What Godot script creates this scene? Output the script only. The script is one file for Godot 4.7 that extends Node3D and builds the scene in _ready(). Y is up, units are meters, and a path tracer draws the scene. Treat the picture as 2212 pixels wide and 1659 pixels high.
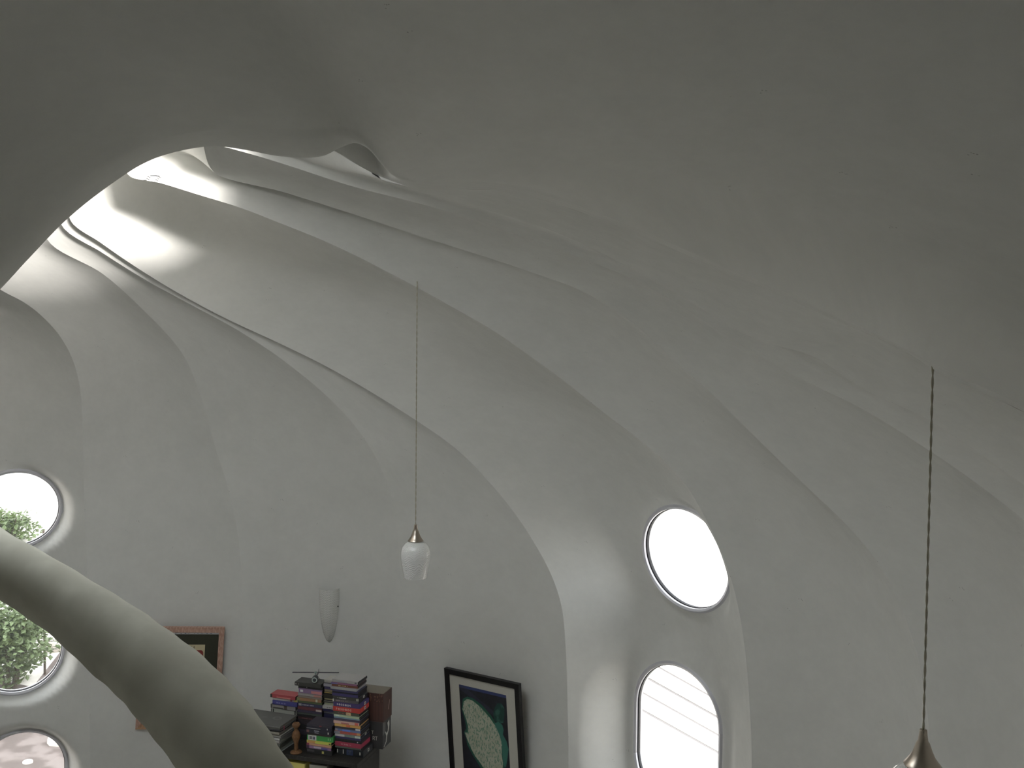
extends Node3D

const F := 2100.0          # focal length in pixels of the 2212 x 1659 frame
const EYE := 4.2           # eye height over the main floor
const AX := -1.6           # plan position of the dome's axis
const AZ := 3.3            # (as a depth in front of the eye)
const RR := 3.5            # dome radius at the springing
const HC := -1.2           # springing height under the eye
const HH := 2.3            # rise of the dome over the springing
const RIM := 1.0          # skylight radius

var cam_basis: Basis
var names := {}
var M := {}
var rng := RandomNumberGenerator.new()

# ------------------------------------------------------------------ names and tags
func numbered(parent: Node, called: String) -> String:
	var key := str(parent.get_instance_id()) + "/" + called
	var n: int = names.get(key, -1) + 1
	names[key] = n
	return called if n == 0 else "%s_%03d" % [called, n]

func tag(o: Node, label: String, category: String, group := "", kind := "") -> Node:
	if label != "": o.set_meta("label", label)
	if category != "": o.set_meta("category", category)
	if group != "": o.set_meta("group", group)
	if kind != "": o.set_meta("kind", kind)
	return o

func thing(called: String, label: String, category: String, xf := Transform3D(), group := "", kind := "") -> Node3D:
	var o := Node3D.new()
	o.name = numbered(self, called)
	add_child(o, true)
	o.transform = xf
	tag(o, label, category, group, kind)
	return o

func part(parent: Node3D, called: String, mesh: Mesh, mat: Material, xf := Transform3D()) -> MeshInstance3D:
	var o := MeshInstance3D.new()
	o.mesh = mesh
	o.material_override = mat
	o.name = numbered(parent, called)
	o.cast_shadow = GeometryInstance3D.SHADOW_CASTING_SETTING_ON
	parent.add_child(o, true)
	o.transform = xf
	return o

# ------------------------------------------------------------------ mesh bag
class Bag:
	var p := PackedVector3Array()
	var n := PackedVector3Array()
	var u := PackedVector2Array()
	func tri(a: Vector3, b: Vector3, c: Vector3, na: Vector3, nb: Vector3, nc: Vector3, ua := Vector2.ZERO, ub := Vector2.ZERO, uc := Vector2.ZERO) -> void:
		var g := (b - a).cross(c - a)
		if g.length_squared() < 1e-18: return
		if g.dot(na + nb + nc) > 0.0:
			p.append_array([a, c, b]); n.append_array([na, nc, nb]); u.append_array([ua, uc, ub])
		else:
			p.append_array([a, b, c]); n.append_array([na, nb, nc]); u.append_array([ua, ub, uc])
	func quad(a: Vector3, b: Vector3, c: Vector3, d: Vector3, nn: Vector3) -> void:
		tri(a, b, c, nn, nn, nn, Vector2(0, 1), Vector2(1, 1), Vector2(1, 0))
		tri(a, c, d, nn, nn, nn, Vector2(0, 1), Vector2(1, 0), Vector2(0, 0))
	func mesh() -> ArrayMesh:
		var arr := []
		arr.resize(Mesh.ARRAY_MAX)
		arr[Mesh.ARRAY_VERTEX] = p
		arr[Mesh.ARRAY_NORMAL] = n
		arr[Mesh.ARRAY_TEX_UV] = u
		var m := ArrayMesh.new()
		m.add_surface_from_arrays(Mesh.PRIMITIVE_TRIANGLES, arr)
		return m

# box with chamfered edges; size along x, y, z, centre c
func add_box(b: Bag, c: Vector3, s: Vector3, e := 0.0) -> void:
	var h := s * 0.5
	e = min(e, min(h.x, min(h.y, h.z)) * 0.9)
	for ax in 3:
		var i := ax; var j := (ax + 1) % 3; var k := (ax + 2) % 3
		for sg in [-1.0, 1.0]:
			var nn := Vector3.ZERO; nn[i] = sg
			var q: Array[Vector3] = []
			for t in [[-1, -1], [1, -1], [1, 1], [-1, 1]]:
				var v := Vector3.ZERO
				v[i] = sg * h[i]; v[j] = t[0] * (h[j] - e); v[k] = t[1] * (h[k] - e)
				q.append(c + v)
			b.quad(q[0], q[1], q[2], q[3], nn)
	if e <= 0.0: return
	for ax in 3:
		var i := ax; var j := (ax + 1) % 3; var k := (ax + 2) % 3
		for sj in [-1.0, 1.0]:
			for sk in [-1.0, 1.0]:
				var nn := Vector3.ZERO; nn[j] = sj; nn[k] = sk
				nn = nn.normalized()
				var q: Array[Vector3] = []
				for t in [[-1, 0], [1, 0], [1, 1], [-1, 1]]:
					var v := Vector3.ZERO
					v[i] = t[0] * (h[i] - e)
					v[j] = sj * (h[j] - (e if t[1] == 0 else 0.0))
					v[k] = sk * (h[k] - (0.0 if t[1] == 0 else e))
					q.append(c + v)
				b.quad(q[0], q[1], q[2], q[3], nn)
	for sx in [-1.0, 1.0]:
		for sy in [-1.0, 1.0]:
			for sz in [-1.0, 1.0]:
				var nn := Vector3(sx, sy, sz).normalized()
				b.tri(c + Vector3(sx * h.x, sy * (h.y - e), sz * (h.z - e)), c + Vector3(sx * (h.x - e), sy * h.y, sz * (h.z - e)), c + Vector3(sx * (h.x - e), sy * (h.y - e), sz * h.z), nn, nn, nn)

func box(s: Vector3, e := 0.0, c := Vector3.ZERO) -> ArrayMesh:
	var b := Bag.new()
	add_box(b, c, s, e)
	return b.mesh()

# turned profile (radius, height) round the y axis, first point lowest
func lathe(prof: Array, seg := 40, a0 := 0.0, a1 := TAU) -> ArrayMesh:
	var b := Bag.new()
	add_lathe(b, prof, seg, a0, a1)
	return b.mesh()

func add_lathe(b: Bag, prof: Array, seg := 40, a0 := 0.0, a1 := TAU, at := Vector3.ZERO) -> void:
	var nr := []
	for i in prof.size():
		var pa: Vector2 = prof[max(i - 1, 0)]; var pb: Vector2 = prof[min(i + 1, prof.size() - 1)]
		var d := (pb - pa).normalized()
		nr.append(Vector2(d.y, -d.x))
	for i in prof.size() - 1:
		var p0: Vector2 = prof[i]; var p1: Vector2 = prof[i + 1]
		var n0: Vector2 = nr[i]; var n1: Vector2 = nr[i + 1]
		for k in seg:
			var t0 := a0 + (a1 - a0) * k / seg; var t1 := a0 + (a1 - a0) * (k + 1) / seg
			var c0 := Vector2(cos(t0), sin(t0)); var c1 := Vector2(cos(t1), sin(t1))
			var va := at + Vector3(p0.x * c0.x, p0.y, p0.x * c0.y); var vb := at + Vector3(p0.x * c1.x, p0.y, p0.x * c1.y)
			var vc := at + Vector3(p1.x * c1.x, p1.y, p1.x * c1.y); var vd := at + Vector3(p1.x * c0.x, p1.y, p1.x * c0.y)
			var na := Vector3(n0.x * c0.x, n0.y, n0.x * c0.y); var nb := Vector3(n0.x * c1.x, n0.y, n0.x * c1.y)
			var nc := Vector3(n1.x * c1.x, n1.y, n1.x * c1.y); var nd := Vector3(n1.x * c0.x, n1.y, n1.x * c0.y)
			var u0 := float(k) / seg; var u1 := float(k + 1) / seg
			var w0 := float(i) / (prof.size() - 1); var w1 := float(i + 1) / (prof.size() - 1)
			b.tri(va, vb, vc, na, nb, nc, Vector2(u0, w0), Vector2(u1, w0), Vector2(u1, w1))
			b.tri(va, vc, vd, na, nc, nd, Vector2(u0, w0), Vector2(u1, w1), Vector2(u0, w1))

# tube along points with a radius each
func add_tube(b: Bag, pts: Array, rad: Array, seg := 10, caps := true) -> void:
	var up := Vector3.UP
	var rings := []
	for i in pts.size():
		var d: Vector3 = (pts[min(i + 1, pts.size() - 1)] - pts[max(i - 1, 0)]).normalized()
		if abs(d.dot(up)) > 0.98: up = Vector3.RIGHT
		var x := up.cross(d).normalized()
		var y := d.cross(x)
		up = y
		var ring := []
		for k in seg:
			var t := TAU * k / seg
			ring.append([pts[i] + (x * cos(t) + y * sin(t)) * rad[i], x * cos(t) + y * sin(t)])
		rings.append(ring)
	for i in pts.size() - 1:
		for k in seg:
			var k2 := (k + 1) % seg
			var a = rings[i][k]; var e = rings[i][k2]; var c = rings[i + 1][k2]; var d = rings[i + 1][k]
			b.tri(a[0], e[0], c[0], a[1], e[1], c[1])
			b.tri(a[0], c[0], d[0], a[1], c[1], d[1])
	if caps:
		for end in [0, pts.size() - 1]:
			var nn: Vector3 = (pts[0] - pts[1]).normalized() if end == 0 else (pts[end] - pts[end - 1]).normalized()
			for k in seg:
				b.tri(pts[end], rings[end][k][0], rings[end][(k + 1) % seg][0], nn, nn, nn)

func tube(pts: Array, rad: Array, seg := 10) -> ArrayMesh:
	var b := Bag.new()
	add_tube(b, pts, rad, seg)
	return b.mesh()

# flat outline (x, y) given thickness along z (front at z = 0, going back to -t)
func add_plate(b: Bag, poly: PackedVector2Array, t: float, at := Transform3D()) -> void:
	var idx := Geometry2D.triangulate_polygon(poly)
	var nf := at.basis.z.normalized()
	for i in range(0, idx.size(), 3):
		for zz in [0.0, -t]:
			var s := 1.0 if zz == 0.0 else -1.0
			var q := []
			for k in 3:
				var v := poly[idx[i + k]]
				q.append(at * Vector3(v.x, v.y, zz))
			b.tri(q[0], q[1], q[2], nf * s, nf * s, nf * s)
	var area := 0.0
	for i in poly.size(): area += poly[i].cross(poly[(i + 1) % poly.size()])
	for i in poly.size():
		var a := poly[i]; var c := poly[(i + 1) % poly.size()]
		var e := (c - a)
		var o := Vector2(e.y, -e.x).normalized() * (1.0 if area > 0 else -1.0)
		var nn := (at.basis * Vector3(o.x, o.y, 0)).normalized()
		b.quad(at * Vector3(a.x, a.y, 0), at * Vector3(c.x, c.y, 0), at * Vector3(c.x, c.y, -t), at * Vector3(a.x, a.y, -t), nn)

# ------------------------------------------------------------------ where a pixel lies
func ray(px: float, py: float) -> Vector3:
	return cam_basis * Vector3((px - 1106.0) / F, -(py - 829.5) / F, -1.0)

func at(px: float, py: float, d: float) -> Vector3:
	return Vector3(0, EYE, 0) + ray(px, py) * d

# ------------------------------------------------------------------ materials
func noise_image(size: int, freq: float, seed_: int, octaves := 4, kind := FastNoiseLite.TYPE_SIMPLEX_SMOOTH) -> Image:
	var f := FastNoiseLite.new()
	f.noise_type = kind
	f.seed = seed_
	f.frequency = freq
	f.fractal_octaves = octaves
	var im := f.get_seamless_image(size, size)
	im.convert(Image.FORMAT_RGBA8)
	return im

func normal_tex(im: Image, strength: float) -> ImageTexture:
	var c: Image = im.duplicate()
	c.bump_map_to_normal_map(strength)
	return ImageTexture.create_from_image(c)

# grey noise mapped between two colours
func tint_tex(im: Image, lo: Color, hi: Color, lo_at := 0.3, hi_at := 0.7) -> ImageTexture:
	var c := Image.create(im.get_width(), im.get_height(), false, Image.FORMAT_RGBA8)
	for y in im.get_height():
		for x in im.get_width():
			c.set_pixel(x, y, lo.lerp(hi, smoothstep(lo_at, hi_at, im.get_pixel(x, y).r)))
	return ImageTexture.create_from_image(c)

func mat(color: Color, rough := 0.6, metal := 0.0) -> StandardMaterial3D:
	var key := "%s/%.2f/%.2f" % [color.to_html(), rough, metal]
	if M.has(key): return M[key]
	var m := StandardMaterial3D.new()
	m.albedo_color = color
	m.roughness = rough
	m.metallic = metal
	M[key] = m
	return m

func triplanar(m: StandardMaterial3D, scale: float, world := true) -> void:
	m.uv1_triplanar = true
	m.uv1_world_triplanar = world
	m.uv1_scale = Vector3.ONE * scale

func make_materials() -> void:
	# lime plaster: a little mottling, small dark pits
	var big := noise_image(512, 0.012, 11, 5)
	var fine := noise_image(512, 0.05, 23, 4)
	var col := Image.create(512, 512, false, Image.FORMAT_RGBA8)
	rng.seed = 77
	for y in 512:
		for x in 512:
			var m := lerpf(0.96, 1.0, big.get_pixel(x, y).r * 0.6 + fine.get_pixel(x, y).r * 0.4)
			col.set_pixel(x, y, Color(0.90 * m, 0.90 * m, 0.882 * m))
	for k in 9:
		var cx := rng.randi_range(0, 511); var cy := rng.randi_range(0, 511)
		for j in rng.randi_range(1, 4):
			var x := (cx + rng.randi_range(-5, 5) + 512) % 512; var y := (cy + rng.randi_range(-3, 3) + 512) % 512
			var g := rng.randf_range(0.5, 0.74)
			col.set_pixel(x, y, Color(g, g, g * 0.97))
	M.plaster = StandardMaterial3D.new()
	M.plaster.albedo_texture = ImageTexture.create_from_image(col)
	M.plaster.roughness = 0.72
	M.plaster.metallic_specular = 0.0
	M.plaster.uv1_scale = Vector3(0.7, 0.7, 1)
	M.rough_plaster = StandardMaterial3D.new()
	var mott := noise_image(256, 0.018, 41, 4)
	M.rough_plaster.albedo_texture = tint_tex(mott, Color(0.73, 0.725, 0.67), Color(0.79, 0.785, 0.73), 0.2, 0.8)
	M.rough_plaster.roughness = 0.9
	M.rough_plaster.metallic_specular = 0.1
	triplanar(M.rough_plaster, 1.6)
	M.tile = StandardMaterial3D.new()
	M.tile.albedo_texture = tint_tex(mott, Color(0.78, 0.76, 0.73), Color(0.85, 0.83, 0.80), 0.3, 0.7)
	M.tile.roughness = 0.6
	triplanar(M.tile, 0.5)
	# window glass
	M.glass = StandardMaterial3D.new()
	M.glass.transparency = BaseMaterial3D.TRANSPARENCY_ALPHA
	M.glass.albedo_color = Color(0.95, 0.97, 0.97, 0.06)
	M.glass.roughness = 0.02
	M.frame = mat(Color(0.80, 0.80, 0.82), 0.35, 0.1)
	M.gasket = mat(Color(0.12, 0.12, 0.14), 0.6)
	# brushed nickel
	M.nickel = mat(Color(0.72, 0.68, 0.63), 0.3, 1.0)
	# wavy white art glass
	var wave := Image.create(256, 256, false, Image.FORMAT_RGBA8)
	for y in 256:
		for x in 256:
			var q := sin((y * 26.0 / 256.0 + x * 8.0 / 256.0 + 0.6 * sin(x * TAU * 9.0 / 256.0) + 0.35 * sin(x * TAU * 4.0 / 256.0 + y * TAU * 3.0 / 256.0)) * TAU) * 0.5 + 0.5
			wave.set_pixel(x, y, Color(q, q, q))
	M.art_glass = StandardMaterial3D.new()
	M.art_glass.albedo_texture = tint_tex(wave, Color(0.93, 0.93, 0.92), Color(0.985, 0.985, 0.98), 0.3, 0.9)
	M.art_glass.normal_enabled = true
	M.art_glass.normal_texture = normal_tex(wave, 4.0)
	M.art_glass.normal_scale = 0.3
	M.art_glass.roughness = 0.3
	M.sconce_glass = M.art_glass.duplicate()
	M.sconce_glass.albedo_texture = tint_tex(wave, Color(0.86, 0.86, 0.84), Color(0.93, 0.93, 0.91), 0.3, 0.9)
	M.sconce_glass.roughness = 0.25
	M.clear_glass = StandardMaterial3D.new()
	M.clear_glass.transparency = BaseMaterial3D.TRANSPARENCY_ALPHA
	M.clear_glass.albedo_color = Color(0.97, 0.98, 0.97, 0.08)
	M.clear_glass.roughness = 0.03
	M.cord = mat(Color(0.70, 0.68, 0.60), 0.25)
	# woods
	var grain := Image.create(256, 256, false, Image.FORMAT_RGBA8)
	var gn := noise_image(256, 0.02, 9, 3)
	for y in 256:
		for x in 256:
			var g := gn.get_pixel((x * 6) % 256, y).r
			grain.set_pixel(x, y, Color(g, g, g))
	M.pale_wood = StandardMaterial3D.new()
	M.pale_wood.albedo_texture = tint_tex(grain, Color(0.66, 0.50, 0.38), Color(0.78, 0.63, 0.50), 0.3, 0.7)
	M.pale_wood.roughness = 0.5
	triplanar(M.pale_wood, 4.0, false)
	M.pink_wood = StandardMaterial3D.new()
	M.pink_wood.albedo_texture = tint_tex(grain, Color(0.70, 0.55, 0.48), Color(0.80, 0.67, 0.60), 0.3, 0.7)
	M.pink_wood.roughness = 0.5
	triplanar(M.pink_wood, 4.0, false)
	M.turned_wood = StandardMaterial3D.new()
	M.turned_wood.albedo_texture = tint_tex(grain, Color(0.44, 0.31, 0.20), Color(0.55, 0.41, 0.28), 0.3, 0.7)
	M.turned_wood.roughness = 0.42
	triplanar(M.turned_wood, 8.0, false)
	M.black_wood = StandardMaterial3D.new()
	M.black_wood.albedo_texture = tint_tex(grain, Color(0.16, 0.155, 0.145), Color(0.21, 0.205, 0.19), 0.3, 0.7)
	M.black_wood.roughness = 0.45
	triplanar(M.black_wood, 3.0, false)
	M.pages = StandardMaterial3D.new()
	var lines := Image.create(8, 128, false, Image.FORMAT_RGBA8)
	for y in 128:
		var g := 0.74 + 0.08 * sin(y * 2.4) + 0.05 * sin(y * 5.3)
		for x in 8: lines.set_pixel(x, y, Color(g, g * 0.985, g * 0.93))
	M.pages.albedo_texture = ImageTexture.create_from_image(lines)
	M.pages.roughness = 0.9
	triplanar(M.pages, 14.0, false)
	# outdoors
	var soil := noise_image(512, 0.02, 61, 5)
	M.soil = StandardMaterial3D.new()
	M.soil.albedo_texture = tint_tex(soil, Color(0.36, 0.32, 0.30), Color(0.47, 0.43, 0.41), 0.3, 0.7)
	M.soil.roughness = 1.0
	M.soil.uv1_scale = Vector3(0.25, 0.25, 1)
	M.pale_soil = StandardMaterial3D.new()
	M.pale_soil.albedo_texture = tint_tex(soil, Color(0.76, 0.74, 0.71), Color(0.86, 0.84, 0.81), 0.3, 0.7)
	M.pale_soil.roughness = 1.0
	M.pale_soil.uv1_scale = Vector3(0.2, 0.2, 1)
	M.leaf = StandardMaterial3D.new()
	M.leaf.albedo_color = Color(0.36, 0.42, 0.27)
	M.leaf.roughness = 0.6
	M.leaf.backlight_enabled = true
	M.leaf.backlight = Color(0.25, 0.3, 0.14)
	M.leaf.cull_mode = BaseMaterial3D.CULL_DISABLED
	M.bark = mat(Color(0.30, 0.26, 0.22), 0.9)
	M.stone = mat(Color(0.80, 0.77, 0.73), 0.9)
	M.board = mat(Color(0.86, 0.84, 0.80), 0.8)

# ------------------------------------------------------------------ the dome
# A point of the shell is (theta, phi, extra radius); b pushes it outwards along the dome's normal.
func shell(q: Vector3, b := 0.0) -> Vector3:
	var r := RR; var h := HC + HH * q.y
	var nn := Vector2(1, 0)
	if q.y > 0.0:
		r = RR * cos(q.y); h = HC + HH * sin(q.y)
		nn = Vector2(cos(q.y) / RR, sin(q.y) / HH).normalized()
	r += q.z + b * nn.x
	h += b * nn.y
	return Vector3(AX + r * cos(q.x), EYE + h, -(AZ + r * sin(q.x)))

func shell_normal(q: Vector3) -> Vector3:   # outwards
	var nn := Vector2(1, 0)
	if q.y > 0.0: nn = Vector2(cos(q.y) / RR, sin(q.y) / HH).normalized()
	return Vector3(nn.x * cos(q.x), nn.y, -nn.x * sin(q.x))

func to_shell(w: Vector3) -> Vector3:
	var x := w.x - AX; var z := -w.z - AZ
	var th := atan2(z, x)
	if th < -2.2: th += TAU
	var h := w.y - EYE
	var s := (h - HC) / HH
	var phi := s if s < 0 else asin(min(s, 0.995))
	var r := RR if s < 0 else RR * cos(phi)
	return Vector3(th, phi, Vector2(x, z).length() - r)

# the dome behind a pixel, as a shell point
func on_dome(px: float, py: float) -> Vector3:
	var d := 9.0
	var last := to_shell(at(px, py, d)).z
	var best := d; var least := 1e9
	while d > 0.8:
		d -= 0.02
		var w := at(px, py, d)
		var now := to_shell(w).z if w.y < EYE + HC + HH * 0.995 else 1.0
		if now < 0.0:
			return to_shell(at(px, py, d + 0.02 * (-now) / max(last - now, 1e-6)))
		if now < least: least = now; best = d
		last = now
	return to_shell(at(px, py, best))

func smooth_curve(pts: Array, n: int) -> Array:
	# Catmull-Rom through shell or world points, spaced evenly along its length
	var dense := []
	for i in pts.size() - 1:
		var p0: Vector3 = pts[max(i - 1, 0)]; var p1: Vector3 = pts[i]; var p2: Vector3 = pts[i + 1]; var p3: Vector3 = pts[min(i + 2, pts.size() - 1)]
		var l1 := p1.distance_to(p2)
		var m1: Vector3 = (p2 - p0) / max(p0.distance_to(p1) + l1, 1e-6) * l1
		var m2: Vector3 = (p3 - p1) / max(l1 + p2.distance_to(p3), 1e-6) * l1
		if i == 0: m1 = p2 - p1
		if i == pts.size() - 2: m2 = p2 - p1
		for k in 12:
			var t := k / 12.0
			var t2 := t * t; var t3 := t2 * t
			dense.append(p1 * (2 * t3 - 3 * t2 + 1) + m1 * (t3 - 2 * t2 + t) + p2 * (-2 * t3 + 3 * t2) + m2 * (t3 - t2))
	dense.append(pts[-1])
	return dense

# a rib from the skylight's rim to the floor, drawn through pixels ([px, py] on the dome, [px, py, depth] off it)
func rib(rim_deg: float, px: Array, deeper := [], n := 480) -> Array:
	var top := acos(RIM / RR)
	var c: Array = [Vector3(deg_to_rad(rim_deg), top, 0)]
	for i in px.size():
		var q = px[i]
		var s: Vector3 = on_dome(q[0], q[1]) if q.size() == 2 else to_shell(at(q[0], q[1], q[2]))
		if q.size() == 2:
			s.z = 0.0
			if deeper.size() > 0:
				var f := float(i) / (px.size() - 1) * (deeper.size() - 1)
				s.z = lerpf(deeper[int(f)], deeper[min(int(f) + 1, deeper.size() - 1)], f - int(f))
		c.append(s)
	var floor_phi := (-EYE - HC) / HH
	var last: Vector3 = c[-1]
	if last.y > floor_phi: c.append(Vector3(last.x, floor_phi, last.z))
	return even(smooth_curve(c, n), n)

func meridian(deg: float, deeper: float, n := 480) -> Array:
	var top := acos(RIM / RR); var low := (-EYE - HC) / HH
	var c := []
	for i in 40:
		var t := i / 39.0
		c.append(Vector3(deg_to_rad(deg), lerpf(top, low, t), deeper * smoothstep(0.0, 0.45, t)))
	return even(c, n)

func even(dense: Array, n: int) -> Array:
	var acc := [0.0]
	for i in range(1, dense.size()): acc.append(acc[-1] + shell(dense[i - 1]).distance_to(shell(dense[i])))
	var out := []
	var j := 0
	for k in n:
		var want: float = acc[-1] * k / (n - 1)
		while j < dense.size() - 2 and acc[j + 1] < want: j += 1
		var t: float = (want - acc[j]) / max(acc[j + 1] - acc[j], 1e-9)
		out.append(dense[j].lerp(dense[j + 1], clampf(t, 0, 1)))
	return out

func profile(list: Array, t: float) -> float:
	var f := clampf(t, 0, 1) * (list.size() - 1)
	var i := int(f)
	return lerpf(list[i], list[min(i + 1, list.size() - 1)], smoothstep(0.0, 1.0, f - i))

# a window: centre, outward normal, half sizes, and how far the plaster is scooped towards it
class Hole:
	var c: Vector3
	var u: Vector3
	var v: Vector3
	var n: Vector3
	var a: float      # half width
	var b: float      # half height
	var scoop := 0.12 # width of the scooped margin
	func sd(p: Vector2) -> float:
		var s := b - a
		if s > 0.0:
			var y: float = abs(p.y) - min(abs(p.y), s)
			return Vector2(p.x, y).length() - a
		return (Vector2(p.x / a, p.y / b).length() - 1.0) * min(a, b)
	func outline(grow: float, seg := 72) -> PackedVector2Array:
		var o := PackedVector2Array()
		var s: float = max(b - a, 0.0)
		for k in seg:
			var t := TAU * k / seg
			if s > 0.0:
				o.append(Vector2(cos(t) * (a + grow), sin(t) * (a + grow) + (s if sin(t) >= 0 else -s)))
			else:
				o.append(Vector2(cos(t) * (a + grow), sin(t) * (b + grow)))
		return o
	func place() -> Transform3D:   # x across, y up, z into the room
		return Transform3D(Basis(u, v, -n), c)

# px, py: where its middle shows; back: how far the pane's plane lies outside the smooth dome
func hole(px: float, py: float, back: float, turn_deg: float, tilt_deg: float, a: float, b: float, scoop := 0.12) -> Hole:
	var h := Hole.new()
	var q := on_dome(px, py)
	var d: float = (shell(q) - Vector3(0, EYE, 0)).dot(-cam_basis.z)
	h.c = at(px, py, d + back)
	var th := q.x + deg_to_rad(turn_deg)
	h.n = Vector3(cos(th), sin(deg_to_rad(tilt_deg)), -sin(th)).normalized()
	h.u = Vector3.UP.cross(-h.n).normalized()
	h.v = (-h.n).cross(h.u).normalized()
	h.a = a; h.b = b; h.scoop = scoop
	return h

func free_hole(theta_deg: float, height: float, a: float, b: float) -> Hole:
	var h := Hole.new()
	var th := deg_to_rad(theta_deg)
	var deeper := 0.0
	deeper = lerpf(0.15, 0.9, (theta_deg - 158.0) / 42.0) if theta_deg < 200.0 else lerpf(0.9, 2.0, (theta_deg - 200.0) / 50.0)
	h.n = Vector3(cos(th), 0, -sin(th))
	h.c = Vector3(AX, height, -AZ) + h.n * (RR + deeper + 0.1)
	h.u = Vector3.UP.cross(-h.n).normalized()
	h.v = Vector3.UP
	h.a = a; h.b = b; h.scoop = 0.1
	return h

var floor_outline := PackedVector2Array()
var last_grid := []
var far_grids := []

func pixel_of(w: Vector3) -> Vector2:
	var v := cam_basis.inverse() * (w - Vector3(0, EYE, 0))
	return Vector2(1106.0 + v.x / -v.z * F, 829.5 - v.y / -v.z * F)

# where the far wall lies behind a pixel: [point, normal into the room, depth]
func on_far_wall(px: float, py: float) -> Array:
	var best := 1e9; var out := []
	for g in far_grids:
		for i in g[0].size():
			for j in g[0][i].size():
				var d := pixel_of(g[0][i][j]).distance_to(Vector2(px, py))
				if d < best: best = d; out = [g[0][i][j], g[1][i][j]]
	var depth: float = (out[0] - Vector3(0, EYE, 0)).dot(-cam_basis.z)
	return [at(px, py, depth), out[1], depth]

# one fluted panel between two ribs, with holes cut and the wall's thickness behind it
func panel_mesh(ra: Array, rb: Array, nu: int, nv: int, depth: Array, skews: Array, holes: Array, thick := 0.2, tuck := 0.0) -> ArrayMesh:
	var pos := []; var outp := []; var sds := []
	for i in nu + 1:
		var t := float(i) / nu
		var f := t * (ra.size() - 1)
		var k: int = min(int(f), ra.size() - 2)
		var qa: Vector3 = ra[k].lerp(ra[k + 1], f - k); var qb: Vector3 = rb[k].lerp(rb[k + 1], f - k)
		var dp := profile(depth, t)
		var skew := profile(skews, t)
		var rp := []; var ro := []; var rs := []
		for j in nv + 1:
			var v := float(j) / nv
			v = v - 0.06 * sin(TAU * v)   # closer rows at the arrises
			var q := qa.lerp(qb, v)
			var w := shell(q, dp * (sin(PI * 0.5 * v / skew) if v < skew else cos(PI * 0.5 * (v - skew) / (1.0 - skew))))
			var o := w + shell_normal(q) * thick * lerpf(0.15, 1.0, smoothstep(0.0, 0.14, t))
			var s := 1.0
			for h: Hole in holes:
				var l := w - h.c
				var ln := l.dot(h.n)
				if abs(ln) > 0.8: continue
				var sd := h.sd(Vector2(l.dot(h.u), l.dot(h.v)))
				if sd < h.scoop:
					var k2 := 1.0 - smoothstep(0.0, h.scoop, max(sd, 0.0))
					w += h.n * (-ln * k2)
					o = w + h.n * lerpf(thick, 0.035, k2)
				s = min(s, sd)
			rp.append(w); ro.append(o); rs.append(s)
		if tuck > 0.0:   # the edge runs on a little behind what covers it
			var on: Vector3 = (rp[nv] - rp[nv - 1]).normalized() * tuck
			rp[nv] += on; ro[nv] += on
		pos.append(rp); outp.append(ro); sds.append(rs)
	var nrm := []
	for i in nu + 1:
		var row := []
		for j in nv + 1:
			var du: Vector3 = pos[min(i + 1, nu)][j] - pos[max(i - 1, 0)][j]
			var dv: Vector3 = pos[i][min(j + 1, nv)] - pos[i][max(j - 1, 0)]
			var n := du.cross(dv).normalized()
			var away: Vector3 = outp[i][j] - pos[i][j]
			row.append(-n if n.dot(away) > 0.0 else n)
		nrm.append(row)
	last_grid = [pos, nrm]
	# texture coordinates in metres along and across the panel
	var au := [0.0]; var av := [0.0]
	for i in nu: au.append(au[-1] + pos[i][nv / 2].distance_to(pos[i + 1][nv / 2]))
	for j in nv: av.append(av[-1] + pos[int(nu * 0.6)][j].distance_to(pos[int(nu * 0.6)][j + 1]))
	var b := Bag.new()
	for i in nu:
		for j in nv:
			for half in 2:
				var id := [[i, j], [i + 1, j], [i + 1, j + 1]] if half == 0 else [[i, j], [i + 1, j + 1], [i, j + 1]]
				var keep := []
				for e in 3:
					var a = id[e]; var c = id[(e + 1) % 3]
					var sa: float = sds[a[0]][a[1]]; var sc: float = sds[c[0]][c[1]]
					var ta := Vector2(av[a[1]], au[a[0]]); var tc := Vector2(av[c[1]], au[c[0]])
					if sa >= 0.0: keep.append([pos[a[0]][a[1]], nrm[a[0]][a[1]], outp[a[0]][a[1]], false, ta])
					if (sa >= 0.0) != (sc >= 0.0):
						var t := sa / (sa - sc)
						keep.append([pos[a[0]][a[1]].lerp(pos[c[0]][c[1]], t), nrm[a[0]][a[1]].lerp(nrm[c[0]][c[1]], t).normalized(), outp[a[0]][a[1]].lerp(outp[c[0]][c[1]], t), true, ta.lerp(tc, t)])
				for e in range(1, keep.size() - 1):
					b.tri(keep[0][0], keep[e][0], keep[e + 1][0], keep[0][1], keep[e][1], keep[e + 1][1], keep[0][4], keep[e][4], keep[e + 1][4])
					b.tri(keep[0][2], keep[e][2], keep[e + 1][2], -keep[0][1], -keep[e][1], -keep[e + 1][1])
				for e in keep.size():
					var x = keep[e]; var y = keep[(e + 1) % keep.size()]
					if x[3] and y[3]:
						var m: Vector3 = (x[0] + y[0]) * 0.5
						for h: Hole in holes:
							if (m - h.c).length() < max(h.a, h.b) + 0.3:
								var nn := (h.c - m); nn -= h.n * nn.dot(h.n)
								b.quad(x[0], y[0], y[2], x[2], nn.normalized())
								break
	return b.mesh()

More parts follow.
